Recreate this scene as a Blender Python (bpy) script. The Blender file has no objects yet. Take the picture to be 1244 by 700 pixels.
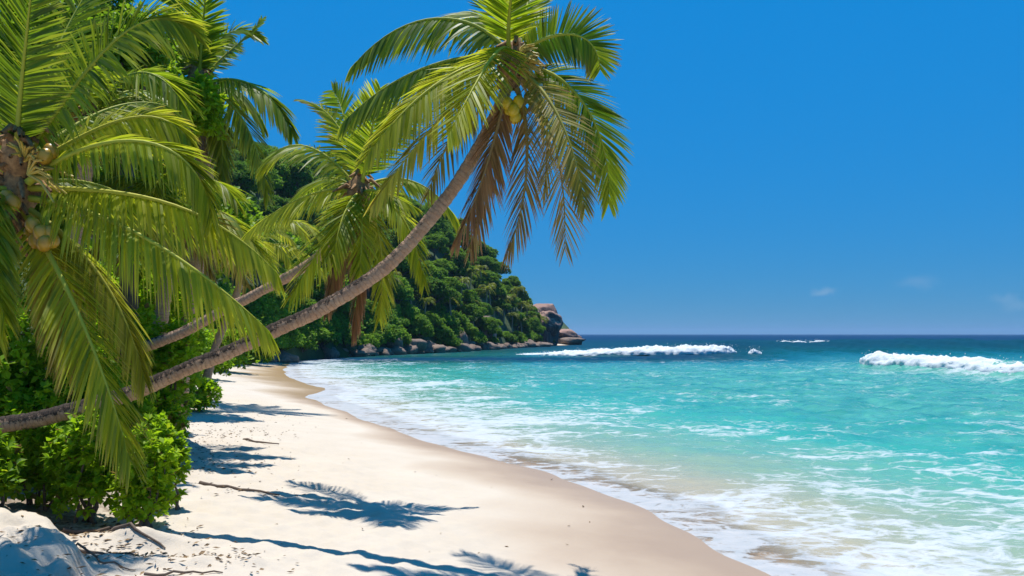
import bpy, math, random
import numpy as np
from mathutils import noise as mnoise, Vector

C = bpy.context.scene.collection
R = math.radians
HAZE = 0.00013
F, CU, CV, H = 1000.0, 622.0, 406.0, 3.0          # focal length in photo pixels, principal column, horizon row, eye height


def P(u, v, D):
    """photo pixel + real distance -> world point"""
    return np.array([(u - CU) / F * D, D, H + (CV - v) / F * D])


def nrm(a):
    return a / np.maximum(np.linalg.norm(a, axis=-1, keepdims=True), 1e-9)


# ------------------------------------------------------------------ objects
def mesh_obj(name, V, faces, mats, parent=None, midx=None, smooth=False, attrs=None):
    """faces: (M,3) or (M,4) array, or list of such arrays"""
    if not isinstance(faces, list):
        faces = [faces]
    faces = [np.asarray(f, dtype=np.int32) for f in faces if len(f)]
    me = bpy.data.meshes.new(name)
    V = np.asarray(V, dtype=np.float32)
    me.vertices.add(len(V)); me.vertices.foreach_set('co', V.ravel())
    loops = np.concatenate([f.ravel() for f in faces])
    tot = np.concatenate([np.full(len(f), f.shape[1], dtype=np.int32) for f in faces])
    start = np.concatenate([[0], np.cumsum(tot)[:-1]]).astype(np.int32)
    me.loops.add(len(loops)); me.loops.foreach_set('vertex_index', loops)
    me.polygons.add(len(tot)); me.polygons.foreach_set('loop_start', start)
    if smooth:
        me.polygons.foreach_set('use_smooth', np.ones(len(tot), dtype=bool))
    for m in (mats if isinstance(mats, (list, tuple)) else [mats]):
        me.materials.append(m)
    if midx is not None:
        me.polygons.foreach_set('material_index', np.asarray(midx, dtype=np.int32))
    for k, a in (attrs or {}).items():
        a = np.asarray(a, dtype=np.float32)
        if a.ndim == 1:
            at = me.attributes.new(k, 'FLOAT', 'POINT'); at.data.foreach_set('value', a)
        else:
            at = me.attributes.new(k, 'FLOAT_VECTOR', 'POINT'); at.data.foreach_set('vector', a.ravel())
    me.update(calc_edges=True); me.validate()
    o = bpy.data.objects.new(name, me); C.objects.link(o)
    if parent:
        o.parent = parent
    return o


def tag(o, label=None, cat=None, group=None, kind=None):
    if label: o['label'] = label
    if cat: o['category'] = cat
    if group: o['group'] = group
    if kind: o['kind'] = kind
    return o


def empty(name, loc, rz=0.0, s=1.0):
    o = bpy.data.objects.new(name, None); C.objects.link(o)
    o.empty_display_size = 0.3
    o.location = tuple(float(x) for x in loc); o.rotation_euler = (0, 0, rz); o.scale = (s, s, s)
    return o


def copy_tree(root, loc, rz, sc):
    r = root.copy(); C.objects.link(r)
    r.location = tuple(float(x) for x in loc); r.rotation_euler = (0, 0, rz); r.scale = sc
    for ch in list(root.children):
        c = ch.copy(); C.objects.link(c); c.parent = r
    return r


# ------------------------------------------------------------------ node helpers
class NT:
    def __init__(s, m):
        m.use_nodes = True
        s.t = m.node_tree; s.t.nodes.clear()

    def n(s, typ, **kw):
        nd = s.t.nodes.new(typ)
        ins = kw.pop('ins', {})
        for k, v in kw.items():
            setattr(nd, k, v)
        for k, v in ins.items():
            sock = nd.inputs[k]
            if isinstance(v, bpy.types.NodeSocket):
                s.t.links.new(v, sock)
            else:
                sock.default_value = v
        return nd

    def math(s, op, a, b=None, clamp=False):
        d = {0: a}
        if b is not None: d[1] = b
        return s.n('ShaderNodeMath', operation=op, use_clamp=clamp, ins=d).outputs[0]

    def mix(s, f, a, b, mode='MIX'):
        nd = s.n('ShaderNodeMix', data_type='RGBA', blend_type=mode)
        for i, v in ((0, f), (6, a), (7, b)):
            if isinstance(v, bpy.types.NodeSocket): s.t.links.new(v, nd.inputs[i])
            else: nd.inputs[i].default_value = v if i == 0 else (tuple(v) + (1,))[:4]
        return nd.outputs[2]

    def maprange(s, v, a, b, c=0.0, d=1.0, smooth=False):
        return s.n('ShaderNodeMapRange', interpolation_type='SMOOTHSTEP' if smooth else 'LINEAR',
                   ins={0: v, 1: a, 2: b, 3: c, 4: d}).outputs[0]

    def noise(s, vec, scale, detail=4.0, rough=0.55, dist=0.0):
        return s.n('ShaderNodeTexNoise', ins={'Vector': vec, 'Scale': scale, 'Detail': detail, 'Roughness': rough, 'Distortion': dist})

    def attr(s, name):
        return s.n('ShaderNodeAttribute', attribute_name=name)

    def ramp(s, f, stops, interp='LINEAR'):
        nd = s.n('ShaderNodeValToRGB', ins={0: f})
        cr = nd.color_ramp; cr.interpolation = interp
        while len(cr.elements) < len(stops): cr.elements.new(0.5)
        for e, (p, c) in zip(cr.elements, stops):
            e.position = p; e.color = (tuple(c) + (1,))[:4]
        return nd.outputs[0]

    def out(s, sh):
        o = s.n('ShaderNodeOutputMaterial'); s.t.links.new(sh, o.inputs[0]); return o


def mat(name):
    m = bpy.data.materials.new(name); return m, NT(m)


def leaf_mat(name, dark, light, yellow, brown, trans=0.4, tcol=(0.16, 0.27, 0.015), rough=0.4, spec=0.5):
    """tint attribute: x yellowing, y browning, z random shade"""
    m, t = mat(name)
    a = t.attr('tint'); sx = t.n('ShaderNodeSeparateXYZ', ins={0: a.outputs['Vector']})
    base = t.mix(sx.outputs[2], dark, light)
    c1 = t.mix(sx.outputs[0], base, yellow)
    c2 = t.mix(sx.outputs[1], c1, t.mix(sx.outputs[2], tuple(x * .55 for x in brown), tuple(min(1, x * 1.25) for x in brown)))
    t1 = t.mix(sx.outputs[0], t.mix(sx.outputs[2], tuple(x * .42 for x in tcol), tcol), tuple(min(1, y * 1.7) for y in yellow))  # low z also dims translucency, keeping the painted-shade fronds dark
    t2 = t.mix(sx.outputs[1], t1, brown)
    t2 = t.mix(0.45, t2, c2)
    p = t.n('ShaderNodeBsdfPrincipled', ins={'Base Color': c2, 'Roughness': rough, 'Specular IOR Level': spec})
    tr = t.n('ShaderNodeBsdfTranslucent', ins={'Color': t2})
    ms = t.n('ShaderNodeMixShader', ins={0: trans, 1: p.outputs[0], 2: tr.outputs[0]})
    t.out(ms.outputs[0])
    return m


M = {}
M['frond'] = leaf_mat('palm_leaf', (0.045, 0.12, 0.010), (0.19, 0.32, 0.016), (0.52, 0.51, 0.024), (0.46, 0.225, 0.10), 0.55, (0.48, 0.66, 0.010), 0.45, 0.28)
M['shrub'] = leaf_mat('shrub_leaf', (0.055, 0.17, 0.010), (0.30, 0.50, 0.012), (0.46, 0.50, 0.02), (0.24, 0.13, 0.05), 0.55, (0.50, 0.80, 0.010), 0.5, 0.2)
M['tree'] = leaf_mat('tree_leaf', (0.045, 0.13, 0.012), (0.20, 0.36, 0.020), (0.34, 0.36, 0.03), (0.2, 0.12, 0.05), 0.5, (0.36, 0.60, 0.014), 0.5, 0.2)
M['hill'] = leaf_mat('hill_leaf', (0.055, 0.15, 0.022), (0.28, 0.48, 0.035), (0.30, 0.36, 0.03), (0.15, 0.12, 0.07), 0.42, (0.24, 0.46, 0.02), 0.6, 0.15)

m, t = mat('palm_stalk')
a = t.attr('tint'); sx = t.n('ShaderNodeSeparateXYZ', ins={0: a.outputs['Vector']})
col = t.mix(sx.outputs[1], t.mix(sx.outputs[0], (0.26, 0.30, 0.03), (0.50, 0.46, 0.04)), (0.28, 0.17, 0.08))
t.out(t.n('ShaderNodeBsdfPrincipled', ins={'Base Color': col, 'Roughness': 0.6, 'Specular IOR Level': 0.2}).outputs[0]); M['stalk'] = m

m, t = mat('palm_bark')
tc = t.n('ShaderNodeTexCoord').outputs['Object']
al = t.attr('along').outputs['Fac']; tp = t.attr('topside').outputs['Fac']
n1 = t.noise(tc, 6.0, 6, 0.65).outputs['Fac']; n2 = t.noise(tc, 30.0, 5, 0.7).outputs['Fac']
nrg = t.math('ADD', t.math('MULTIPLY', al, 17.0), t.math('MULTIPLY', n1, 2.2))
ring = t.math('FRACT', nrg)
ringm = t.maprange(ring, 0.0, 0.22, 1.0, 0.0, True)
base = t.mix(t.maprange(n1, 0.3, 0.7), (0.40, 0.235, 0.145), (0.56, 0.37, 0.24))
base = t.mix(t.math('MULTIPLY', ringm, t.maprange(t.noise(tc, 3.0, 4, 0.6).outputs['Fac'], .35, .65, .1, .6)), base, (0.10, 0.07, 0.05))
base = t.mix(t.maprange(n2, 0.45, 0.75, 0, 0.45), base, (0.12, 0.085, 0.065))
lich = t.math('ADD', tp, t.math('MULTIPLY', t.math('SUBTRACT', t.noise(tc, 14.0, 7, 0.75).outputs['Fac'], 0.5), 3.2))
lm = t.maprange(lich, 0.38, 0.75, 0, 0.93, True)
base = t.mix(lm, base, (0.030, 0.024, 0.020))
hgt = t.math('ADD', t.math('MULTIPLY', ringm, -0.6), t.math('MULTIPLY', n2, 1.0))
bp = t.n('ShaderNodeBump', ins={'Strength': 0.7, 'Distance': 0.03, 'Height': hgt})
t.out(t.n('ShaderNodeBsdfPrincipled', ins={'Base Color': base, 'Roughness': 0.9, 'Specular IOR Level': 0.2, 'Normal': bp.outputs[0]}).outputs[0]); M['bark'] = m

m, t = mat('tree_bark')
tc = t.n('ShaderNodeTexCoord').outputs['Object']
n1 = t.noise(tc, 5.0, 6, 0.65).outputs['Fac']
t.out(t.n('ShaderNodeBsdfPrincipled', ins={'Base Color': t.mix(n1, (0.05, 0.035, 0.025), (0.22, 0.16, 0.12)), 'Roughness': 0.9}).outputs[0]); M['wood'] = m

m, t = mat('crown_fibre')
tc = t.n('ShaderNodeTexCoord').outputs['Object']
n1 = t.noise(tc, 18.0, 5, 0.7).outputs['Fac']
t.out(t.n('ShaderNodeBsdfPrincipled', ins={'Base Color': t.mix(t.maprange(n1, .3, .7), (0.10, 0.05, 0.02), (0.44, 0.24, 0.09)), 'Roughness': 0.9}).outputs[0]); M['fibre'] = m


def nut_mat(name, c1, c2):
    m, t = mat(name)
    tc = t.n('ShaderNodeTexCoord').outputs['Object']
    n1 = t.noise(tc, 7.0, 4, 0.6).outputs['Fac']
    t.out(t.n('ShaderNodeBsdfPrincipled', ins={'Base Color': t.mix(t.maprange(n1, .35, .65), c1, c2), 'Roughness': 0.35}).outputs[0])
    return m


M['nut_y'] = nut_mat('coconut_yellow', (0.52, 0.36, 0.012), (0.62, 0.46, 0.02))
M['nut_g'] = nut_mat('coconut_green', (0.22, 0.26, 0.04), (0.38, 0.33, 0.07))
M['nut_o'] = nut_mat('coconut_orange', (0.40, 0.20, 0.015), (0.50, 0.30, 0.025))
M['flower'] = nut_mat('palm_flower', (0.50, 0.40, 0.06), (0.58, 0.38, 0.09))

# sand
m, t = mat('beach_sand')
tc = t.n('ShaderNodeTexCoord').outputs['Object']
wet = t.attr('wet').outputs['Fac']; soil = t.attr('soil').outputs['Fac']
n1 = t.noise(tc, 0.8, 5, 0.6).outputs['Fac']; n2 = t.noise(tc, 9.0, 6, 0.65).outputs['Fac']; n3 = t.noise(tc, 90.0, 3, 0.7).outputs['Fac']
dry = t.mix(t.maprange(n1, 0.3, 0.7), (0.545, 0.465, 0.37), (0.60, 0.52, 0.425))
dry = t.mix(t.maprange(n3, 0.55, 0.8, 0, 0.3), dry, (0.38, 0.32, 0.25))
wetm = t.maprange(t.math('ADD', wet, t.math('MULTIPLY', t.math('SUBTRACT', n1, 0.5), 0.5)), 0.05, 1.0, 0, 1, True)
wc = t.mix(t.attr('lagoon').outputs['Fac'], (0.375, 0.26, 0.165), (0.32, 0.205, 0.09))
col = t.mix(wetm, dry, wc)
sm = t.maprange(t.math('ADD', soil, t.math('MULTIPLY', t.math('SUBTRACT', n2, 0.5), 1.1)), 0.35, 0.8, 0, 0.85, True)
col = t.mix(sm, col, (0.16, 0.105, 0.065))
hh = t.math('ADD', t.math('MULTIPLY', n2, 1.0), t.math('MULTIPLY', n3, 0.25))
st = t.maprange(wetm, 0.0, 0.8, 0.42, 0.05)
bp = t.n('ShaderNodeBump', ins={'Strength': st, 'Distance': 0.05, 'Height': hh})
rg = t.maprange(wetm, 0.2, 1.0, 0.95, 0.38)
t.out(t.n('ShaderNodeBsdfPrincipled', ins={'Base Color': col, 'Roughness': rg, 'Specular IOR Level': 0.25, 'Normal': bp.outputs[0]}).outputs[0]); M['sand'] = m

m, t = mat('hill_ground')
tc = t.n('ShaderNodeTexCoord').outputs['Object']
n1 = t.noise(tc, 0.25, 6, 0.65).outputs['Fac']
t.out(t.n('ShaderNodeBsdfPrincipled', ins={'Base Color': t.mix(t.maprange(n1, .35, .65), (0.02, 0.045, 0.012), (0.06, 0.10, 0.025)), 'Roughness': 0.95}).outputs[0]); M['hillground'] = m

m, t = mat('granite')
tc = t.n('ShaderNodeTexCoord').outputs['Object']
oi = t.n('ShaderNodeObjectInfo').outputs['Random']
n1 = t.noise(tc, 1.1, 6, 0.65).outputs['Fac']; n2 = t.noise(tc, 5.0, 6, 0.7).outputs['Fac']
base = t.mix(t.maprange(n1, .35, .65), (0.13, 0.085, 0.062), (0.33, 0.215, 0.15))
base = t.mix(oi, base, (0.22, 0.155, 0.115))
mp = t.n('ShaderNodeMapping', ins={0: tc}); mp.inputs['Scale'].default_value = (2.2, 2.2, 0.16)
strk = t.noise(mp.outputs[0], 1.0, 5, 0.65).outputs['Fac']
base = t.mix(t.maprange(strk, .50, .68, 0, 0.75), base, (0.05, 0.042, 0.042))
base = t.mix(t.maprange(n2, .5, .75, 0, .6), base, (0.07, 0.06, 0.055))
bp = t.n('ShaderNodeBump', ins={'Strength': 0.6, 'Distance': 0.15, 'Height': n2})
t.out(t.n('ShaderNodeBsdfPrincipled', ins={'Base Color': base, 'Roughness': 0.85, 'Normal': bp.outputs[0]}).outputs[0]); M['rock'] = m

m, t = mat('red_granite')
tc = t.n('ShaderNodeTexCoord').outputs['Object']
n1 = t.noise(tc, 0.7, 6, 0.65).outputs['Fac']; n2 = t.noise(tc, 2.5, 6, 0.7).outputs['Fac']
base = t.mix(t.maprange(n1, .35, .65), (0.30, 0.165, 0.125), (0.46, 0.27, 0.20))
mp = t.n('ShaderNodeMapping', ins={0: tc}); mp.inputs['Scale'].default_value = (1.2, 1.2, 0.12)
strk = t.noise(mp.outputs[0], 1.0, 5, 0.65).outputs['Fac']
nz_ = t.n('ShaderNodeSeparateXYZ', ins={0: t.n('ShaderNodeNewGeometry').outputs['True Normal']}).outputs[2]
base = t.mix(t.math('MULTIPLY', t.maprange(strk, .30, .52, 0.25, 0.92), t.maprange(nz_, .15, .5, 1, .15, True)), base, (0.055, 0.042, 0.040))  # streaks, plus shade painted into the colour of steep faces
bp = t.n('ShaderNodeBump', ins={'Strength': 0.7, 'Distance': 0.3, 'Height': n2})
t.out(t.n('ShaderNodeBsdfPrincipled', ins={'Base Color': base, 'Roughness': 0.85, 'Normal': bp.outputs[0]}).outputs[0]); M['redrock'] = m

m, t = mat('wave_foam')
tc = t.n('ShaderNodeTexCoord').outputs['Object']
n1 = t.noise(tc, 2.2, 6, 0.7).outputs['Fac']
bp = t.n('ShaderNodeBump', ins={'Strength': 0.5, 'Distance': 0.2, 'Height': n1})
t.out(t.n('ShaderNodeBsdfPrincipled', ins={'Base Color': t.mix(t.maprange(n1, .3, .55), (0.48, 0.57, 0.59), (0.64, 0.66, 0.67)), 'Roughness': 0.8, 'Specular IOR Level': 0.2, 'Normal': bp.outputs[0]}).outputs[0]); M['foam'] = m

# sea: colour follows the depth of the water over the sand (offshore distance), foam lies on top
m, t = mat('sea_water')
tc = t.n('ShaderNodeTexCoord').outputs['Object']
off = t.attr('off').outputs['Fac']; dens = t.attr('foam').outputs['Fac']; deep = t.attr('deep').outputs['Fac']
big = t.noise(tc, 0.13, 4, 0.6, 0.6).outputs['Fac']
med = t.noise(tc, 0.55, 5, 0.6, 0.8).outputs['Fac']
offn = t.math('ADD', off, t.math('MULTIPLY', t.math('MULTIPLY', t.math('SUBTRACT', big, 0.5), 1.3), off))
shallow = t.ramp(t.maprange(offn, 0.0, 16.0), [(0.0, (0.46, 0.36, 0.23)), (0.10, (0.42, 0.37, 0.24)), (0.22, (0.26, 0.36, 0.24)), (0.40, (0.13, 0.36, 0.26)), (0.65, (0.045, 0.35, 0.27)), (1.0, (0.02, 0.30, 0.26))])
tur = t.mix(t.maprange(med, 0.35, 0.68), (0.030, 0.235, 0.190), (0.105, 0.40, 0.295))
body = t.mix(t.maprange(offn, 9.0, 18.0), shallow, tur)
dcol = t.ramp(deep, [(0.0, (0.01, 0.20, 0.23)), (0.35, (0.002, 0.062, 0.062)), (0.7, (0.002, 0.035, 0.085)), (1.0, (0.003, 0.022, 0.08))])
body = t.mix(t.maprange(deep, 0.0, 0.25), body, dcol)
# foam lace
mp = t.n('ShaderNodeMapping', ins={0: tc}); mp.inputs['Rotation'].default_value = (0, 0, R(-18)); mp.inputs['Scale'].default_value = (0.62, 1.0, 1.0)
f1 = t.noise(mp.outputs[0], 0.55, 9, 0.66, 0.9).outputs['Fac']
f2 = t.noise(mp.outputs[0], 2.1, 8, 0.66, 1.4).outputs['Fac']
ridge = t.math('SUBTRACT', 1.0, t.math('MULTIPLY', t.math('ABSOLUTE', t.math('SUBTRACT', f2, 0.5)), 6.5), True)
lace = t.math('ADD', t.math('MULTIPLY', f1, 1.0), t.math('MULTIPLY', t.math('SUBTRACT', ridge, 0.4), 0.16))
vor = t.n('ShaderNodeTexVoronoi', feature='DISTANCE_TO_EDGE', ins={'Vector': t.n('ShaderNodeVectorMath', operation='ADD', ins={0: mp.outputs[0], 1: t.n('ShaderNodeVectorMath', operation='SCALE', ins={0: t.noise(mp.outputs[0], 1.3, 5, 0.6).outputs['Color'], 'Scale': 0.9}).outputs[0]}).outputs[0], 'Scale': 1.7})
cell = t.math('SUBTRACT', 1.0, t.math('MULTIPLY', vor.outputs['Distance'], 7.0), True)
lace = t.math('ADD', lace, t.math('MULTIPLY', t.math('SUBTRACT', cell, 0.35), 0.13))
thr = t.maprange(dens, 0.0, 1.0, 0.76, 0.27)
fm = t.n('ShaderNodeMapRange', interpolation_type='SMOOTHSTEP', ins={0: lace, 1: thr, 2: t.math('ADD', thr, t.maprange(off, 6.0, 22.0, 0.21, 0.34)), 3: 0.0, 4: 1.0}).outputs[0]
fm = t.math('MULTIPLY', fm, t.maprange(dens, 0.0, 0.08), True)
fm = t.math('MULTIPLY', fm, 0.84)
foamc = t.mix(t.maprange(f2, 0.35, 0.6), (0.42, 0.48, 0.53), (0.56, 0.58, 0.61))
col = t.mix(fm, body, foamc)
b1 = t.noise(tc, 1.7, 8, 0.62, 0.5).outputs['Fac']; b2 = t.noise(tc, 0.25, 6, 0.6, 0.5).outputs['Fac']
hh = t.math('ADD', t.math('MULTIPLY', b1, 0.35), t.math('ADD', t.math('MULTIPLY', b2, 0.5), t.math('MULTIPLY', fm, 0.18)))
bp = t.n('ShaderNodeBump', ins={'Strength': t.maprange(deep, 0.1, 0.6, 0.36, 0.2), 'Distance': 0.6, 'Height': hh})
rg = t.math('MAXIMUM', t.maprange(fm, 0, 1, 0.16, 0.75), t.maprange(deep, 0.15, 0.6, 0.1, 0.5))
p = t.n('ShaderNodeBsdfPrincipled', ins={'Base Color': col, 'Roughness': rg, 'IOR': 1.33, 'Specular IOR Level': t.maprange(deep, 0.1, 0.6, 0.34, 0.05), 'Normal': bp.outputs[0]})
tr = t.n('ShaderNodeBsdfTransparent')
al = t.maprange(t.math('ADD', off, t.math('MULTIPLY', t.math('SUBTRACT', med, 0.5), 1.2)), 0.0, 1.3, 0.12, 1.0, True)
al = t.math('MAXIMUM', al, t.math('MULTIPLY', fm, 0.95))
ms = t.n('ShaderNodeMixShader', ins={0: al, 1: tr.outputs[0], 2: p.outputs[0]})
t.out(ms.outputs[0]); M['sea'] = m

m, t = mat('dry_litter')
a = t.attr('tint'); sx = t.n('ShaderNodeSeparateXYZ', ins={0: a.outputs['Vector']})
t.out(t.n('ShaderNodeBsdfPrincipled', ins={'Base Color': t.mix(sx.outputs[2], (0.07, 0.04, 0.02), (0.30, 0.19, 0.09)), 'Roughness': 0.9}).outputs[0]); M['litter'] = m

# ------------------------------------------------------------------ shoreline and ground
SH = [(14, -20), (9, -8), (6.0, 0), (4.2, 6), (3.25, 10.2), (2.98, 11.2), (2.75, 12.4), (2.35, 14.5), (1.35, 16.6), (0.95, 17.6), (0.08, 19.2), (-1.8, 22.2),
      (-4.3, 27.3), (-7.0, 33.3), (-9.4, 39), (-9.9, 44), (-14.2, 54), (-17.2, 63), (-21.5, 80), (-24.5, 97), (-21.6, 107), (-17, 120), (-9.5, 141),
      (3.0, 185), (16, 226), (20, 238), (19, 252), (8, 280), (-30, 360), (-120, 520)]
SH = np.array(SH, float)


def catmull(p, k=8):
    p = np.asarray(p, float)
    q = np.vstack([2 * p[0] - p[1], p, 2 * p[-1] - p[-2]])
    out = []
    for i in range(1, len(q) - 2):
        for j in range(k):
            s = j / k
            out.append(0.5 * (2 * q[i] + (q[i + 1] - q[i - 1]) * s + (2 * q[i - 1] - 5 * q[i] + 4 * q[i + 1] - q[i + 2]) * s * s
                              + (3 * q[i] - q[i - 1] - 3 * q[i + 1] + q[i + 2]) * s ** 3))
    out.append(q[-2])
    return np.array(out)


SHC = catmull(SH, 5)
LANDP = np.vstack([SHC, [(-900, 520), (-900, -60), (14, -60)]])


def shore_d(X, Y):
    """signed distance to the waterline, positive on land"""
    X = np.asarray(X, float); Y = np.asarray(Y, float)
    shp = X.shape; X = X.ravel(); Y = Y.ravel()
    best = np.full(X.shape, 1e9)
    for a, b in zip(SHC[:-1], SHC[1:]):
        ab = b - a; L2 = ab @ ab
        s = np.clip(((X - a[0]) * ab[0] + (Y - a[1]) * ab[1]) / L2, 0, 1)
        dx = X - a[0] - s * ab[0]; dy = Y - a[1] - s * ab[1]
        best = np.minimum(best, dx * dx + dy * dy)
    inside = np.zeros(X.shape, bool)
    n = len(LANDP)
    for i in range(n):
        x1, y1 = LANDP[i]; x2, y2 = LANDP[(i + 1) % n]
        if y1 == y2: continue
        c = ((y1 > Y) != (y2 > Y)) & (X < (x2 - x1) * (Y - y1) / (y2 - y1) + x1)
        inside ^= c
    d = np.sqrt(best)
    return np.where(inside, d, -d).reshape(shp)


rs = np.random.RandomState(7)
_k = [(rs.uniform(0, 2 * np.pi), rs.uniform(0, 2 * np.pi)) for _ in range(40)]


def waves(X, Y, lam0, n=14, ratio=0.8, main=None, spread=1.2, seed=0):
    out = np.zeros_like(X); lam = lam0; amp = 1.0; tot = 0
    for i in range(n):
        th, ph = _k[(i + seed) % 40]
        if main is not None: th = main + (th / np.pi - 1) * spread
        k = 2 * np.pi / lam
        out += amp * np.sin(k * (X * np.cos(th) + Y * np.sin(th)) + ph); tot += amp * amp
        lam *= ratio; amp *= ratio
    return out / math.sqrt(tot)


def sstep(x, a, b):
    s = np.clip((x - a) / (b - a), 0, 1); return s * s * (3 - 2 * s)


BANK = np.array([(-2.6, 4.0), (-3.3, 6.2), (-3.95, 7.6), (-4.55, 8.6), (-5.6, 9.4), (-8, 10.2)], float)


def bank_mask(X, Y):
    xb = np.interp(Y, BANK[:, 1], BANK[:, 0]) + 0.10 * np.sin(Y * 5.1) + 0.05 * np.sin(Y * 13)
    m_ = sstep(xb - X, 0.0, 0.26) * (1 - sstep(Y, 10.2, 10.8))
    return m_


def ground_z(X, Y, detail=True):
    X = np.asarray(X, float); Y = np.asarray(Y, float)
    d = shore_d(X, Y)
    z = np.interp(d, [-60, -15, -5, -1.5, 0, 3, 6, 9, 14, 30, 60], [-4, -1.4, -0.5, -0.14, 0, 0.30, 0.62, 0.90, 1.2, 1.6, 2.2])
    if detail:
        dry = sstep(d, 2.0, 5.0)
        z = z + dry * (0.030 * waves(X, Y, 2.6, 12, 0.8) + 0.016 * waves(X, Y, 0.5, 12, 0.84, seed=9)) + (1 - dry) * 0.012 * waves(X, Y, 5.0, 5, 0.8)
        z = z + bank_mask(X, Y) * (0.22 + .05 * waves(X, Y, 1.3, 8, .75, seed=21) + .022 * waves(X, Y, .38, 10, .85, seed=13))
        # low eroded ridges of sand below the bank
        for (x0, y0, L, hgt) in ((-3.55, 8.15, 0.9, .10), (-3.1, 7.5, 0.8, .07), (-4.0, 8.9, 0.7, .12), (-3.4, 7.0, 0.5, .06)):
            z = z + hgt * np.exp(-((X - x0) / L) ** 2 - ((Y - y0 - 0.25 * (X - x0)) / 0.16) ** 2)
    return z


def gz(x, y):
    return float(ground_z(np.array([x]), np.array([y]), False)[0] + 0.24 * bank_mask(np.array([x]), np.array([y]))[0])


def grid_faces(nr, nc):
    i = np.arange(nr * nc).reshape(nr, nc)
    return np.stack([i[:-1, :-1], i[:-1, 1:], i[1:, 1:], i[1:, :-1]], -1).reshape(-1, 4)


# beach
ys = np.concatenate([np.linspace(-8, 4.4, 20), np.geomspace(4.5, 18, 230), np.geomspace(18.1, 260, 130)])
ts = np.concatenate([np.linspace(-3.0, -0.75, 40), np.linspace(-0.745, 0.5, 300), np.linspace(0.52, 1.2, 16)])
YY, TT = np.meshgrid(ys, ts, indexing='ij')
XX = TT * np.maximum(YY, 4.0) - np.where(YY < 4, 0, 0)
ZZ = ground_z(XX, YY); DD = shore_d(XX, YY)
ww = np.interp(YY, [0, 9, 12, 16, 20, 26, 33, 40, 50, 64, 80, 100], [3.9, 3.7, 3.5, 3.0, 2.4, 1.3, 1.2, 3.2, 5.0, 4.0, 1.6, 1.2])
ww = ww * (1 + 0.18 * waves(XX, YY, 6.0, 6, 0.7, seed=4))
wet = np.clip(1 - DD / np.maximum(ww, 0.2), 0, 1) ** 0.6
lag = sstep(YY, 34, 41)
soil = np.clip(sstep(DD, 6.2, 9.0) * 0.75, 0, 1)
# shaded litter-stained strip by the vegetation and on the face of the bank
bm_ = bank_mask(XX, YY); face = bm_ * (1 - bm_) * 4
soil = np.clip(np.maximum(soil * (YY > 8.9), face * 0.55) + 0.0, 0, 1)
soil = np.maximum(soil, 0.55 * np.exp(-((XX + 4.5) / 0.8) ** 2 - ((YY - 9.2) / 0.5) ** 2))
V = np.stack([XX, YY, ZZ], -1).reshape(-1, 3)
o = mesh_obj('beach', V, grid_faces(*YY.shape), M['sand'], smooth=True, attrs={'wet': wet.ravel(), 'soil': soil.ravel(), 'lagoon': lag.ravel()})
tag(o, kind='structure')

# sea
ys = np.concatenate([np.linspace(-6, 5.9, 24), np.geomspace(6, 150, 420), np.geomspace(152, 9000, 90)])
ts = np.concatenate([np.linspace(-1.6, -0.42, 30), np.linspace(-0.415, 0.72, 380), np.linspace(0.73, 2.4, 60)])
YY, TT = np.meshgrid(ys, ts, indexing='ij')
XX = TT * np.maximum(YY, 5.0)
OFF = -shore_d(XX, YY)
chop_a = np.interp(OFF, [-2, 0, 3, 10, 30, 80], [0.0, 0.012, 0.03, 0.055, 0.085, 0.12])
Zs = 0.02 + chop_a * waves(XX, YY, 7.0, 18, 0.84, main=R(200), spread=0.9) * 0.8
Zs = Zs + np.interp(OFF, [0, 4, 15], [0, 0.02, 0.04]) * waves(XX, YY, 1.6, 14, 0.86, seed=11)
Yc = 114 - 0.10 * (XX - 30)
s_ = YY - Yc
A_ = 2.15 * sstep(XX, 6, 34)
swell = A_ * np.where(s_ < 0, np.exp(-(np.abs(s_) / 14.0) ** 1.7), np.exp(-(s_ / 38.0) ** 2))
Zs = Zs + swell * (1 + 0.06 * waves(XX, YY, 30, 5, 0.7, seed=3))
# broken wave on the right runs almost away from the camera
RW = catmull([(29.5, 88), (31.5, 80), (33, 74), (35, 66), (37.5, 59), (41.5, 53), (48, 47), (58, 42)], 8)
xr = np.interp(-YY, -RW[:, 1], RW[:, 0])
rd = XX - xr
rwin = sstep(YY, 38, 46) * (1 - sstep(YY, 70, 82))
Zs = Zs + rwin * 0.95 * np.where(rd < 0, np.exp(-(rd / 1.6) ** 2), np.exp(-(rd / 7.0) ** 2))
Zs = Zs + (YY > 170) * 0.0
dens = np.interp(OFF, [-1, 0, 0.7, 2, 4, 6, 8.5, 12, 20, 32, 50, 70, 100], [1.0, 0.93, 0.80, 0.69, 0.60, 0.52, 0.45, 0.37, 0.33, 0.33, 0.34, 0.20, 0.05])
dens = dens + 0.10 * waves(XX, YY, 16, 8, 0.75, seed=17) * sstep(OFF, 1, 6) * (1 - sstep(OFF, 60, 90))
# wide pale wash in the far corner of the bay and a band of calmer clear water beyond it
dens = dens + 0.10 * sstep(YY, 19, 27) * (1 - sstep(OFF, 5, 11)) * (1 - sstep(YY, 85, 100))
dens = dens - 0.26 * np.exp(-((XX - 3.6) / 2.4) ** 2 - ((YY - 20.5) / 5.0) ** 2)
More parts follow.
